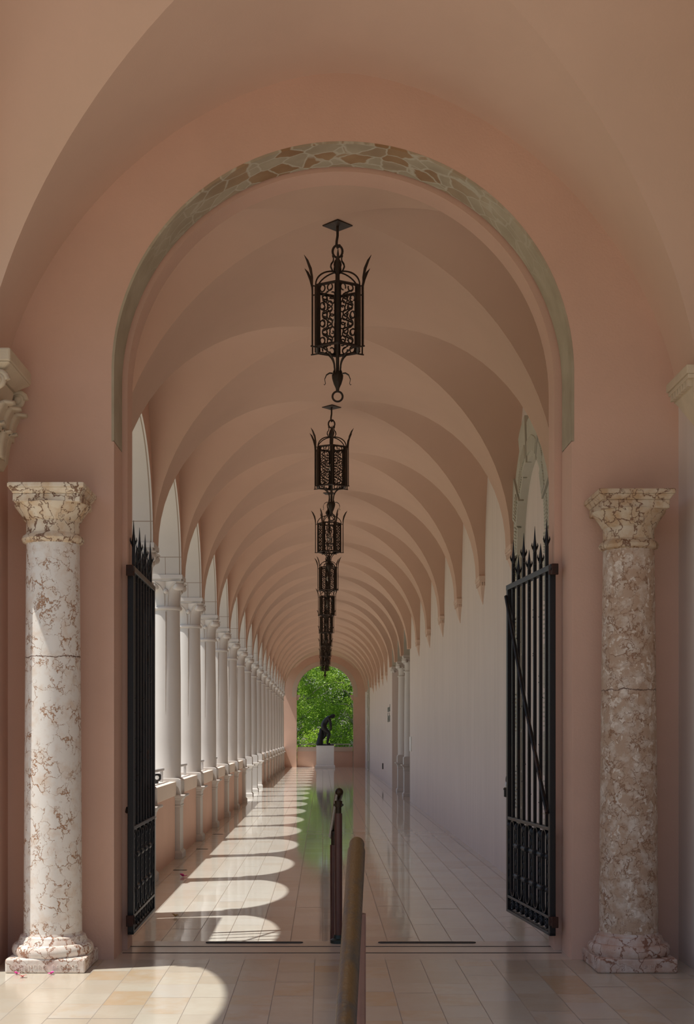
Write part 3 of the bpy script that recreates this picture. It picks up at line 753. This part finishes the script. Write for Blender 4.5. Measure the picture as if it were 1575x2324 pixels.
# broken front corner of the left capital
# ------------------------------------------------------------------ gates
def gate(label, hinge, ang, mir):
    """local +x runs from the hinge to the free edge; z from porch floor"""
    t = thing('iron_gate', label, 'gate', hinge, 'open wrought iron gates', ang)
    Wd = 1.235; zb, zs, zm, zt_ = .20, .305, .885, 2.595
    def bx(nm, x0, x1, z0, z1, d, mat=M_iron, parent=t, bev=.003):
        mb = MB(); mb.box(x0, x1, -d, d, z0, z1); return mb.build(nm, [mat], parent, bevel=bev)
    bx('hinge_stile', 0, .04, zb-.01, zt_, .02); bx('latch_stile', Wd-.045, Wd, zb, zt_-.015, .02)
    bx('top_rail', -.02, Wd, zt_-.02, zt_+.018, .022, M_iron2); bx('middle_rail', .04, Wd-.045, zm-.012, zm+.012, .02, M_iron2)
    bx('lower_rail', .04, Wd-.045, zs-.01, zs+.01, .02, M_iron2); bx('bottom_rail', 0, Wd, zb-.012, zb+.008, .02, M_iron2)
    nb = 7
    for i in range(nb):
        x = .04 + (Wd-.085)*(i+.72)/(nb+.35)
        tall = (i % 2 == 0); zt2 = zt_ + (.34 if tall else .20)
        mb = MB(); mb.box(x-.0105, x+.0105, -.0105, .0105, zm, zt_+.06 + (.10 if tall else 0))
        z0 = zt_+.06 + (.10 if tall else 0); tp = zt2
        for j in range(5):
            mb.sphere((x+random.choice((-1,1))*.011, 0, z0-.02-j*.045-random.random()*.02), .007, 6, 4)
        for j in range(9):
            mb.sphere((x+random.choice((-1,1))*.010, random.choice((-1,1))*.008, zm+.1+random.random()*1.5), .006, 6, 4)
        o = mb.build('bar', [M_iron], t)
        mb = MB()
        mb.lathe([(.011,z0),(.014,z0+.012),(.015,z0+.03),(.011,z0+.06),(.007,z0+.09),(.001,tp)], 8, (x,0,0))
        for sx in (-1, 1):
            for q in range(2):
                d = Vector((sx,0,0)) if q == 0 else Vector((0,sx,0))
                mb.tube([Vector((x,0,z0+.02)) + d*.012, Vector((x,0,z0+.045)) + d*.021, Vector((x,0,z0+.066)) + d*.019], [.006,.005,.001], 5)
        mb.build('spike', [M_iron], o)
    mb = MB(); mb.tube([(Wd-.03, .028, 2.53), (Wd*.5, .030, 1.72), (.04, .028, .99)], .014, 6); mb.build('diagonal_brace', [M_brace], t)
    # lower panel: upright loops with collars and leafy stems between
    nl = 5
    for i in range(nl):
        x = .04 + (Wd-.085)*(i+.66)/(nl+.15); rl = .058; h0, h1 = zs+.012, zm-.014
        pts = []
        for j in range(13): a = pi*j/12; pts.append((x + rl*cos(a), h1-rl + rl*sin(a)))
        for j in range(13): a = pi + pi*j/12; pts.append((x + rl*cos(a), h0+rl + rl*sin(a)))
        mb = MB(); L = len(pts); vs = []
        for px, pz in pts:
            v = Vector((px-x, 0, 0)); 
            cz = h1-rl if pz > h1-rl else (h0+rl if pz < h0+rl else pz)
            nrm = Vector((px-x, 0, pz-cz)).normalized()
            for dd, yy in ((-.005,-.012),(.005,-.012),(.005,.012),(-.005,.012)): vs.append((px+nrm.x*dd, yy, pz+nrm.z*dd))
        mb.add(vs, [(k*4+j, k*4+(j+1) % 4, ((k+1) % L)*4+(j+1) % 4, ((k+1) % L)*4+j) for k in range(L) for j in range(4)])
        mb.build('loop', [M_iron2], t)
    for i in range(nl+1):
        x = .04 + (Wd-.085)*(i+.16)/(nl+.15)
        if x < .05 : x = .055
        mb = MB(); mb.tube([(x,0,zs),(x,0,zm-.06)], .008, 6)
        for j in range(11):
            z = zs+.03+j*.047; sg = 1 if j % 2 else -1
            for yy in (-1, 1): mb.sphere((x+sg*.006, yy*.007, z), .028, 8, 6, (.5,.3,1.0))
        mb.sphere((x,0,zm-.055), .024, 8, 6, (1,1,1.3))
        if i < nl+1: mb.build('leafy_stem', [M_iron2], t, smooth=60)
    for zc_ in (.475, .695):
        for i in range(nl):
            x = .04 + (Wd-.085)*(i+.16)/(nl+.15)
            mb = MB(); x0, x1 = max(.03, x-.075), x+.06
            mb.tube([(x0,0,zc_),(x0+.012,0,zc_),(x0+.03,0,zc_),(x,0,zc_),(x1-.03,0,zc_),(x1-.012,0,zc_),(x1,0,zc_)], [.014,.022,.016,.026,.016,.022,.014], 10)
            mb.build('collar', [M_iron2], t, smooth=40)
    mb = MB(); ns = 8
    for i in range(ns):
        x = .07 + (Wd-.14)*(i+.5)/ns
        for yy in (-.006, .006):
            sp = [(x + (.045-.0016*j)*cos(j*.5), yy, (zb+zs)/2-.002 + (.043-.0016*j)*sin(j*.5)) for j in range(24)]
            mb.tube(sp, .007, 6)
        mb.sphere((x,0,(zb+zs)/2), .012, 8, 6)
    mb.build('scroll_band', [M_iron2], t, smooth=60)
    for z in (2.575, .285):
        mb = MB(); mb.cyl((.005,0,z-.03),(.005,0,z+.03), .026, 12); mb.box(-.055, .0, -.018, .018, z-.028, z-.008); mb.box(-.055, .0, -.018, .018, z+.008, z+.028); mb.box(-.062,-.047,-.022,.022,z-.036,z+.036)
        mb.build('hinge', [M_rust], t, bevel=.004)
    return t
gR = gate('black wrought iron gate swung open on the right, with padlock hanging from its edge', (1.50, 8.62, 0), math.atan2(1.21, -.112), 1)
mb = MB()
ring = [(.028*cos(2*pi*i/20), 0, .028*sin(2*pi*i/20)) for i in range(20)]
mb.tube([(1.235+.035+p[0], 0, 1.165+p[2]) for p in ring], .010, 8, closed=True); mb.box(1.225, 1.245, -.012, .012, 1.14, 1.18)
mb.build('hasp', [M_iron], gR)
gL = gate('dark wrought iron gate swung open on the left, seen nearly edge on', (-1.262, 8.68, 0), pi/2 + .012, -1)
# padlock
ax = Vector((cos(math.atan2(1.21, -.112)), sin(math.atan2(1.21, -.112)), 0))
pl = Vector((1.50, 8.62, 0)) + ax*1.270
t = thing('padlock', 'small black padlock hanging from the ring on the right gate', 'padlock', (pl.x, pl.y, 1.035))
mb = MB(); mb.lathe([(.020,0),(.029,.004),(.029,.052),(.033,.055),(.033,.066),(.026,.072)], 20); mb.build('body', [M_black], t, smooth=35)
mb = MB(); mb.tube([(-.012,0,.068),(-.012,0,.10),(-.008,0,.112),(0,0,.117),(.008,0,.112),(.012,0,.10),(.012,0,.068)], .0055, 8); mb.build('shackle', [M_steel], t, smooth=50)

# ------------------------------------------------------------------ lanterns
def lantern_parts(t):
    """z=0 at the ceiling plate; everything hangs below"""
    V6 = [(-pi/2 + pi/3*i) for i in range(6)]
    zt_, zb = -.47, -.91; Rb, Ro = .172, .212
    mb = MB(); mb.box(-.078,.078,-.078,.078,-.010,0, M=Matrix.Rotation(pi/4, 4, 'Z')); mb.build('ceiling_plate', [M_lamp], t)
    mb = MB(); mb.tube([(0,0,-.008),(0,0,-.08),(-.006,0,-.12),(-.008,0,-.15),(0,0,-.168),(.012,0,-.16),(.014,0,-.145)], .0095, 8); mb.build('hook', [M_lamp], t, smooth=50)
    mb = MB(); mb.tube([(.036*cos(2*pi*i/20), 0, -.195+.045*sin(2*pi*i/20)) for i in range(20)], .0085, 8, closed=True); mb.build('chain_ring', [M_lamp], t, smooth=50)
    mb = MB(); mb.tube([(0,0,-.235),(0,0,-.36)], .009, 8)
    for q in range(4):
        a = pi/2*q; d = Vector((cos(a), sin(a), 0)); s_ = Vector((-sin(a), cos(a), 0)); vs, fs = [], []
        prof = [(-.36,.012,.008),(-.34,.036,.022),(-.31,.050,.030),(-.285,.046,.026),(-.262,.030,.015),(-.245,.028,.006),(-.225,.036,.002)]
        for z, r, w in prof:
            for e in (-1, 0, 1): vs.append(d*(r + (.006 if e == 0 else 0)) + s_*w*e + Vector((0,0,z)))
        for i in range(len(prof)-1):
            for j in range(2): fs.append((i*3+j, i*3+j+1, i*3+4+j, i*3+3+j))
        mb.add(vs, fs)
    o = mb.build('bud_crown', [M_lamp], t, smooth=60); so = o.modifiers.new('s', 'SOLIDIFY'); so.thickness = .004
    for a in V6:
        d = Vector((cos(a), sin(a), 0))
        mb = MB(); mb.tube([d*(Rb*cos(w)+.012) + Vector((0,0,zt_ + .125*sin(w))) for w in [pi/2*i/10 for i in range(11)]], .0062, 6); mb.build('dome_rib', [M_lamp], t, smooth=50)
        mb = MB(); mb.box(-.014,.014,-.014,.014,zb,zt_, M=Matrix.Translation(d*Rb) @ Matrix.Rotation(a, 4, 'Z')); mb.build('corner_post', [M_lamp], t)
        mb = MB()
        mb.tube([d*Ro + Vector((0,0,zb-.012)), d*Ro + Vector((0,0,zt_)), d*(Ro+.002) + Vector((0,0,zt_+.05)), d*(Ro+.016) + Vector((0,0,zt_+.11)), d*(Ro+.042) + Vector((0,0,zt_+.165)), d*(Ro+.068) + Vector((0,0,zt_+.20))], [.0065,.0065,.009,.012,.009,.001], 6)
        mb.tube([d*(Rb-.005) + Vector((0,0,zb-.008)), d*(Ro+.012) + Vector((0,0,zb-.008))], .006, 5); mb.tube([d*Rb + Vector((0,0,zt_-.01)), d*(Ro+.004) + Vector((0,0,zt_-.01))], .005, 5)
        mb.build('flame_rod', [M_lamp], t, smooth=50)
        mb = MB(); pts = []
        for i in range(12):
            w = pi/2*i/11; pts.append(d*(.026 + (Rb-.026)*(1-sin(w))) + Vector((0,0,zb - .13*(1-cos(w)) - .0)))
        pts += [d*.023 + Vector((0,0,zb-.15)), d*.034 + Vector((0,0,zb-.175))]
        mb.tube(pts, .0062, 6); mb.build('under_rib', [M_lamp], t, smooth=50)
    for i in range(6):
        a0, a1 = V6[i], V6[(i+1) % 6]
        p = Vector((cos(a0), sin(a0), 0))*Rb; q = Vector((cos(a1), sin(a1), 0))*Rb; u = q-p; wd = u.length; u.normalize()
        P = lambda s_, z: p + u*s_ + Vector((0,0,z))
        mb = MB()
        for z in (zt_, zb): mb.tube([P(0,z), P(wd,z)], .011, 4)
        for s_ in (.022, wd-.022): mb.tube([P(s_,zt_), P(s_,zb)], .005, 4)
        rows = 7; hh = (zt_-zb)/rows
        for rr in range(rows):
            for c_ in range(2):
                cxp = wd*(.32 if c_ == 0 else .68) + (.010 if rr % 2 else -.010); cz = zb + hh*(rr+.5)
                off = random.random()*6; ro = .0205
                mb.tube([P(cxp + ro*cos(off+.28*j), cz + ro*1.15*sin(off+.28*j)) for j in range(20)], .0054, 5)
        for rr in range(rows-1):
            sg = 1 if rr % 2 else -1; z = zb + hh*(rr+1)
            mb.tube([P(wd*.5-sg*.04, z-.022), P(wd*.5, z), P(wd*.5+sg*.04, z+.022)], .0052, 4)
            mb.sphere(P(wd*.5, z), .008, 6, 4)
        mb.build('grille_panel', [M_lamp], t)
    mb = MB(); mb.tube([(0,0,-.345),(0,0,-.60)], .016, 8); mb.tube([(0,0,-.60),(0,0,-.62)], .02, 8); sock = mb.build('lamp_socket', [M_lamp], t)
    mb = MB(); mb.lathe([(.010,-.62),(.014,-.64),(.028,-.675),(.030,-.70),(.022,-.722),(.004,-.733)], 14); mb.build('bulb', [M_bulb], t, smooth=50)
    mb = MB(); mb.lathe([(.012,zb-.165),(.034,zb-.175),(.042,zb-.19),(.040,zb-.215),(.028,zb-.255),(.014,zb-.285),(.010,zb-.31)], 14); mb.tube([(0,0,zb+.0),(0,0,zb-.18)], .012, 8); bud = mb.build('drop_finial', [M_lamp], t, smooth=50)
    for q in range(4):
        a = pi/2*q; d = Vector((cos(a), sin(a), 0)); s_ = Vector((-sin(a), cos(a), 0)); vs, fs = [], []
        prof = [(zb-.178,.036,.014),(zb-.176,.058,.016),(zb-.19,.080,.016),(zb-.22,.092,.012),(zb-.25,.086,.007),(zb-.262,.093,.003),(zb-.258,.102,.001)]
        for z, r, w in prof: vs += [d*r - s_*w + Vector((0,0,z)), d*r + s_*w + Vector((0,0,z))]
        for i in range(len(prof)-1): fs.append((i*2, i*2+1, i*2+3, i*2+2))
        mb2 = MB(); mb2.add(vs, fs); o = mb2.build('curled_leaf', [M_lamp], t, smooth=60); so = o.modifiers.new('s', 'SOLIDIFY'); so.thickness = .004
    mb = MB(); mb.tube([(.037*cos(2*pi*i/22), 0, zb-.345+.037*sin(2*pi*i/22)) for i in range(22)], .0075, 8, closed=True); mb.build('bottom_ring', [M_lamp], t, smooth=50)
lan = None
LN = [9.66] + [15.02 + 5.36*j for j in range(9)]
for i, y in enumerate(LN):
    lab = 'brown iron lantern nearest the gateway, hanging largest and complete' if i == 0 else ('farthest iron lantern, hanging last before the end arch' if i == 9 else 'iron lantern, %s from the gateway in the hanging row' % ORD[i])
    if lan is None:
        lan = o = thing('hanging_lantern', lab, 'lantern', (.108, y, 5.228), 'iron lanterns hanging along the vault'); lantern_parts(o)
    else:
        o = copy_tree(lan); o.location = (.10, y, 5.228); o['label'] = lab
        o.rotation_euler = (0, 0, {2: pi/6, 4: .25, 6: -.2}.get(i, .05*i))

# ------------------------------------------------------------------ middle handrails
def end_dome(mb, c, d, r):
    d = Vector(d).normalized(); rot = Vector((0,0,1)).rotation_difference(d).to_matrix()
    mb.sphere(c, r, 16, 10, (1,1,1.0), 0, rot)
t = thing('handrail', 'bronze pipe handrail in the foreground sloping down towards the viewer, on a red-brown post', 'handrail', (.109, 4.33, -.07))
o_ = Vector((.109, 4.33, -.07))
A, B = Vector((.116, 4.56, 1.098)), Vector((-.01, 2.45, .10))
mb = MB(); mb.tube([A - o_, B - o_], .0305, 24); mb.build('rail', [M_brass], t, smooth=50)
mb = MB(); dd = (A-B).normalized(); mb.tube([A - o_ - dd*.004, A - o_ + dd*.05], .0265, 20); end_dome(mb, A - o_ + dd*.05, dd, .0265); mb.build('end_cap', [M_brass], t, smooth=50)
mb = MB(); mb.tube([(.006,0,.0),(.006,0,.985)], .026, 20); mb.build('post', [M_post], t, smooth=50)
mb = MB(); mb.lathe([(.06,0),(.06,.02),(.035,.03),(.03,.05)], 24, (.006,0,0)); mb.build('flange', [M_flange], t, smooth=40)
t = thing('handrail', 'red-brown handrail posts with bronze rail beyond the foreground rail, at the threshold', 'handrail', (.107, 9.03, FZ))
o_ = Vector((.107, 9.03, FZ))
mb = MB()
P = [Vector((.112, 8.99, 1.112)), Vector((.104, 9.1, 1.065)), Vector((.085, 9.5, .885)), Vector((.07, 9.78, .755))]
mb.tube([p - o_ for p in P], .0265, 20); mb.build('rail', [M_brass], t, smooth=50)
mb = MB(); d0 = (P[0]-P[1]).normalized(); end_dome(mb, P[0]-o_, (0,-1,.6), .0285); mb.tube([P[0]-o_-d0*.055, P[0]-o_], .0285, 20); mb.build('end_cap', [M_brass], t, smooth=50)
mb = MB(); mb.tube([(0,0,.0),(0,0,.885)], .026, 20); mb.build('post', [M_post], t, smooth=50)
mb = MB(); mb.tube([(0,0,.88),(0,0,.935)], .02, 16); mb.tube([(0,0,.93),(0,0,.97)], .027, 16); mb.box(-.034,.034,-.02,.02,.935,.95); mb.build('bracket', [M_brass], t, smooth=40)
mb = MB(); mb.lathe([(.056,0),(.056,.022),(.036,.032),(.03,.055)], 24); mb.build('flange', [M_flange], t, smooth=40)
q = Vector((.0785, 9.62, 0)) - o_
mb = MB(); mb.tube([(q.x,q.y,q.z),(q.x,q.y,q.z+.70)], .026, 20); mb.build('post', [M_post], t, smooth=50)
mb = MB(); mb.tube([(q.x,q.y,q.z+.69),(q.x,q.y,q.z+.80)], .018, 16); mb.build('bracket', [M_brass], t, smooth=40)

# strips at the step edge
for x0, x1, lab in ((-.80, -.135, 'black non-slip strip at the threshold, left of the handrail post'), (.378, 1.046, 'black non-slip strip at the threshold, right of the handrail post')):
    mb = MB(); nn = 8; r = .028
    vs = []
    for z in (0, .004):
        for i in range(nn+1): a = pi/2 + pi*i/nn; vs.append((x0+r + r*cos(a), 9.035 + r*sin(a), FZ+.0005+z))
        for i in range(nn+1): a = -pi/2 + pi*i/nn; vs.append((x1-r + r*cos(a), 9.035 + r*sin(a), FZ+.0005+z))
    L = 2*(nn+1); mb.add(vs, [tuple(reversed(range(L))), tuple(range(L, 2*L))] + [(i, (i+1) % L, L+(i+1) % L, L+i) for i in range(L)])
    tag(mb.build('non_slip_strip', [M_rubber]), lab, 'strip', 'non-slip strips at the threshold', 'thing')
# small dark drain slots beside the parapet
for i, y in enumerate((14.65, 17.35, 19.95)):
    mb = MB(); mb.box(-1.66, -1.51, y, y+.05, 0, .0025)
    tag(mb.build('drain_slot', [M_rubber]), 'dark drain slot in the hall floor by the left parapet, %s from the gate' % ORD[i], 'drain', 'drain slots along the parapet', 'thing')

# ------------------------------------------------------------------ statue
t = thing('pedestal', 'white marble pedestal in front of the far parapet, under the bronze statue', 'pedestal', (.108, 60.15, 0))
mb = MB(); mb.box(-.40,.40,-.30,.30,.14,.97); mb.build('die', [M_marbW], t, bevel=.006)
mb = MB(); mb.box(-.45,.45,-.35,.35,0,.10); mb.frustum((0,0,.10),(.45,.35),(0,0,.14),(.41,.31)); mb.build('base', [M_marbW], t, bevel=.006)
mb = MB(); mb.box(-.405,.405,-.305,.305,.93,.965); mb.box(-.415,.415,-.315,.315,.965,1.02); mb.build('cap', [M_marbW], t, bevel=.006)
t = thing('bronze_statue', 'dark bronze statue of a stooping figure beside a tree stump, on the white pedestal', 'statue', (.108, 60.15, 1.02)); t.scale = (1.06,)*3
mb = MB(); mb.box(-.36,.37,-.22,.22,0,.055); mb.build('base', [M_bronze], t, bevel=.02)
mb = MB(); 
mb.tube([(-.24,.06,.04),(-.21,.07,.3),(-.17,.08,.55),(-.15,.08,.74)], [.16,.125,.105,.085], 14)
mb.tube([(-.21,.07,.35),(-.29,.03,.5)], [.05,.025], 8); mb.tube([(-.19,.06,.5),(-.07,.1,.62)], [.045,.02], 8)
mb.build('tree_stump', [M_bronze], t, smooth=60)
def skin_figure(name, joints, bones, root, parent, mat):
    idx = {k: i for i, k in enumerate(joints)}
    me = D.meshes.new(name); me.from_pydata([joints[k][0] for k in joints], [(idx[a], idx[b]) for a, b in bones], [])
    o = D.objects.new(name, me); C.objects.link(o); o.parent = parent; me.materials.append(mat)
    sk = o.modifiers.new('skin', 'SKIN')
    for i, k in enumerate(joints):
        r = joints[k][1]; r = tuple(x*1.17 for x in r) if isinstance(r, tuple) else r*1.17; sv = me.skin_vertices[0].data[i]; sv.radius = r if isinstance(r, tuple) else (r, r); sv.use_root = (k == root)
    sb = o.modifiers.new('sub', 'SUBSURF'); sb.levels = 2; sb.render_levels = 2
    return o
J = {'pelvis': ((-.10,0,.80),(.12,.105)), 'waist': ((-.04,0,.95),(.10,.115)), 'chest': ((.08,0,1.12),(.12,.15)), 'neck0': ((.19,0,1.22),(.07,.07)), 'neck': ((.25,0,1.245),.052),
     'head0': ((.29,.0,1.25),.075), 'head': ((.355,0,1.235),.09), 'chin': ((.37,0,1.17),.05),
     'shL': ((.16,-.16,1.19),.068), 'elL': ((.235,-.19,.94),.050), 'wrL': ((.245,-.13,.72),.034), 'haL': ((.225,-.10,.645),.034),
     'shR': ((.13,.17,1.20),.068), 'elR': ((-.08,.24,1.04),.048), 'wrR': ((-.16,.15,.86),.034), 'haR': ((-.16,.10,.79),.036),
     'hiF': ((-.06,-.085,.74),.105), 'knF': ((.17,-.09,.53),.072), 'cfF': ((.135,-.09,.36),.064), 'anF': ((.10,-.09,.13),.042), 'heF': ((.10,-.09,.085),.042), 'toF': ((.24,-.10,.075),.03),
     'hiB': ((-.09,.085,.74),.10), 'knB': ((.02,.10,.46),.07), 'cfB': ((-.10,.10,.32),.06), 'anB': ((-.235,.09,.15),.04), 'heB': ((-.255,.09,.10),.035), 'toB': ((-.16,.09,.075),.028)}
Bn = [('pelvis','waist'),('waist','chest'),('chest','neck0'),('neck0','neck'),('neck','head0'),('head0','head'),('head','chin'),('chest','shL'),('shL','elL'),('elL','wrL'),('wrL','haL'),('chest','shR'),('shR','elR'),('elR','wrR'),('wrR','haR'),
      ('pelvis','hiF'),('hiF','knF'),('knF','cfF'),('cfF','anF'),('anF','heF'),('heF','toF'),('pelvis','hiB'),('hiB','knB'),('knB','cfB'),('cfB','anB'),('anB','heB'),('heB','toB')]
skin_figure('figure', J, Bn, 'pelvis', t, M_bronze)
for hand, dirn in (('haL', Vector((-.25,0,-1))), ('haR', Vector((-.2,-.2,-1)))):
    c = Vector(J[hand][0]); dirn.normalize(); side = dirn.cross(Vector((1,0,0))).normalized()
    for f in range(4):
        b = c + side*(.024*(f-1.5)) + dirn*.02; L = (.052,.062,.058,.045)[f]
        mb = MB(); mb.tube([b, b+dirn*L*.6, b+dirn*L+Vector((-.012,0,0))], [.0105,.0095,.007], 6); mb.build('finger', [M_bronze], t, smooth=60)
    b = c + side*.035; mb = MB(); mb.tube([b, b+side*.025+dirn*.02, b+side*.03+dirn*.045], [.012,.010,.007], 6); mb.build('thumb', [M_bronze], t, smooth=60)
mb = MB(); mb.sphere((.35,0,1.285), .088, 14, 10, (1.0,.92,.8)); mb.sphere((.29,0,1.27), .07, 12, 8); mb.build('hair', [M_bronze], t, smooth=60)

# ------------------------------------------------------------------ wall lettering, sign, outlet
def wall_text(name, body, size, y, z, label):
    o = text_object(name, body, size, .006, M_letter); o.location = (XR-.007, y, z); o.rotation_euler = (pi/2, 0, -pi/2)
    return tag(o, label, 'lettering', 'grey lettering beside the right opening', 'thing')
wall_text('wall_lettering', 'museum of', .30, 39.2, 2.19, 'upper line of grey lettering on the right wall beyond the opening')
wall_text('wall_lettering', 'Founder', .40, 39.2, 1.89, 'lower line of grey lettering on the right wall beyond the opening')
mb = MB(); mb.box(XR-.025, XR, 29.15, 29.6, 1.14, 1.46)
tag(mb.build('wall_sign', [M_sign]), 'small white notice panel on the right wall just before the opening', 'sign', None, 'thing')
mb = MB(); mb.box(XR-.03, XR, 42.85, 43.1, .39, .58)
tag(mb.build('wall_outlet', [M_black]), 'dark outlet box low on the far right wall', 'outlet', None, 'thing')

# ------------------------------------------------------------------ fallen petals and leaf
def bract(name, loc, mat, s, rz, label, grp):
    t = thing(name, label, 'petal', loc, grp, rz)
    for q in range(3):
        mb = MB(); vs, fs = [], []; a = 2*pi/3*q; n_ = 6
        for i in range(n_+1):
            s_ = i/n_; w = .5*s*sin(pi*min(1, .12+.88*s_))**.8; r = s*s_; z = .002 + s*.55*sin(s_*1.9)*(1 if q else .35)
            for e in (-1, 0, 1):
                x, y = r, e*w; vs.append((x*cos(a)-y*sin(a), x*sin(a)+y*cos(a), z + .12*s*abs(e)))
        for i in range(n_):
            for j in range(2): fs.append((i*3+j, i*3+j+1, i*3+4+j, i*3+3+j))
        mb.add(vs, fs); mb.build('bract', [mat], t, smooth=60)
    return t
def fl(px, py, zf):          # floor point under a pixel of the photo
    y = (1.5-zf)*3000/(py-1668); return ((px-732.5)*y/3000, y, zf+.001)
bract('fallen_petal', fl(38, 2212, FZ), M_pet1, .020, .4, 'magenta fallen petal against the foot of the left plinth', 'fallen bracts by the left plinth')
bract('fallen_petal', fl(51, 2219, FZ), M_pet2, .024, 1.9, 'salmon fallen petal standing up on the floor before the left plinth', 'fallen bracts by the left plinth')
bract('fallen_petal', fl(116, 2212, FZ), M_pet1, .022, 3.1, 'pink fallen petal before the middle of the left plinth', 'fallen bracts by the left plinth')
bract('fallen_petal', fl(415, 1990, 0), M_pet1, .045, .2, 'magenta fallen petal far inside on the hall floor, by the sunlit patch', None)
t = bract('fallen_leaf', fl(398, 2081, 0), M_dry, .035, .7, 'small dry brown leaf on the hall floor by the left gate', None); t['category'] = 'leaf'

# ------------------------------------------------------------------ trees beyond the end wall
def tree(name, loc, h, crown, nleaf, mat, label, seed, ls=.11):
    rnd = random.Random(seed)
    t = thing(name, label, 'tree', loc, 'trees beyond the end arch')
    mb = MB(); mb.tube([(0,0,-.3),(.05,0,h*.25),(-.08,.1,h*.5),(.05,0,h*.8)], [.17,.14,.10,.03], 10); mb.build('trunk', [M_bark], t, smooth=60)
    mb = MB()
    for i in range(26):
        z = h*(.12+.65*rnd.random()); a = rnd.random()*2*pi; L = crown[0]*(.45+.5*rnd.random())
        p0 = Vector((0,0,z)); d = Vector((cos(a), sin(a), .25+.4*rnd.random()))
        p1 = p0 + d*L*.5 + Vector((rnd.uniform(-.2,.2),rnd.uniform(-.2,.2),0)); p2 = p0 + d*L + Vector((rnd.uniform(-.3,.3),rnd.uniform(-.3,.3),rnd.uniform(-.4,.1)))
        mb.tube([p0,p1,p2], [.045,.028,.01], 6)
        for j in range(3):
            e = p1.lerp(p2, rnd.random()) ; mb.tube([e, e+Vector((rnd.uniform(-.6,.6),rnd.uniform(-.6,.6),rnd.uniform(-.2,.5)))], [.014,.005], 5)
    mb.build('branches', [M_bark], t, smooth=60)
    mb = MB()
    cl = []
    for i in range(150):
        while True:
            p = Vector((rnd.uniform(-1,1), rnd.uniform(-1,1), rnd.uniform(-1,1)))
            if .25 < p.length < 1: break
        cl.append(Vector((p.x*crown[0], p.y*crown[1], h*.54 + p.z*crown[2])))
    vs, fs = [], []
    for i in range(nleaf):
        c = rnd.choice(cl) + Vector((rnd.gauss(0,.22), rnd.gauss(0,.22), rnd.gauss(0,.2)))
        if c.z < .05: continue
        u = Vector((rnd.gauss(0,1), rnd.gauss(0,1), rnd.gauss(0,.6))).normalized(); w = u.orthogonal(); w.rotate(Matrix.Rotation(rnd.random()*6.3, 3, u)); w = w.normalized()
        L = ls*rnd.uniform(.6,1.2); W = L*.33
        b = len(vs); vs += [c - u*L*.5, c + w*W, c + u*L*.5, c - w*W]; fs.append((b,b+1,b+2,b+3))
    mb.add(vs, fs); mb.build('foliage', [mat], t)
    return t
tree('leafy_tree', (-1.5, 69.5, -.25), 7.2, (2.1,1.6,3.5), 20000, M_leafA, 'bright green leafy tree filling the left of the far arch', 1)
tree('leafy_tree', (1.7, 70.5, -.25), 7.0, (2.2,1.6,3.4), 18000, M_leafA, 'bright green leafy tree filling the right of the far arch', 2)
tree('leafy_tree', (.3, 75.5, -.25), 8.4, (2.8,1.8,4.1), 24000, M_leafB, 'taller deep green tree standing behind the two front trees', 3, .13)
tree('leafy_tree', (-3.4, 77.5, -.25), 8.2, (3,1.8,4.0), 18000, M_leafB, 'deep green tree at the back on the left beyond the far arch', 4, .15)
tree('leafy_tree', (3.8, 77.5, -.25), 8.2, (3,1.8,4.0), 18000, M_leafB, 'deep green tree at the back on the right beyond the far arch', 5, .15)
o = tree('garden_shrub', (-.42, 65.0, -.25), 2.0, (.55,.5,.85), 3200, M_leafC, 'yellow-green shrub behind the statue, left of it', 6, .10); o['category'] = 'shrub'

# ------------------------------------------------------------------ light
w = D.worlds.new('World'); scene.world = w; w.use_nodes = True; nt = w.node_tree
sky = nt.nodes.new('ShaderNodeTexSky'); sky.sky_type = 'NISHITA'; sky.sun_disc = False; sky.sun_elevation = radians(68); sky.sun_rotation = radians(-105); sky.air_density = 1.0; sky.dust_density = 1.5; sky.ozone_density = 1.0
bg = nt.nodes['Background']; bg.inputs[1].default_value = SKY = .11
nt.links.new(sky.outputs[0], bg.inputs[0])
sd = D.lights.new('sun', 'SUN'); sd.energy = 5.1; sd.angle = radians(.6); sd.color = (1, .965, .90)
so = D.objects.new('sun', sd); C.objects.link(so); so.location = (-10, 10, 20)
so.rotation_euler = Vector((1, .275, -2.6)).to_track_quat('-Z', 'Y').to_euler()

# ------------------------------------------------------------------ camera
cam = D.cameras.new('camera'); co = D.objects.new('camera', cam); C.objects.link(co); scene.camera = co
co.location = (0, 0, 1.5); co.rotation_euler = (pi/2, 0, 0)
cam.sensor_fit = 'HORIZONTAL'; cam.sensor_width = 36; cam.lens = 3000/1575*36
cam.shift_x = 55/1575; cam.shift_y = 506/1575
cam.clip_start = .05; cam.clip_end = 400

scene.view_settings.view_transform = 'Standard'; scene.view_settings.look = 'None'
scene.view_settings.gamma = 1; scene.view_settings.use_curve_mapping = False
scene.view_settings.exposure = 0.0
scene.cycles.use_denoising = True
scene.cycles.max_bounces = 10; scene.cycles.diffuse_bounces = 7; scene.cycles.glossy_bounces = 5
scene.cycles.sample_clamp_indirect = 6
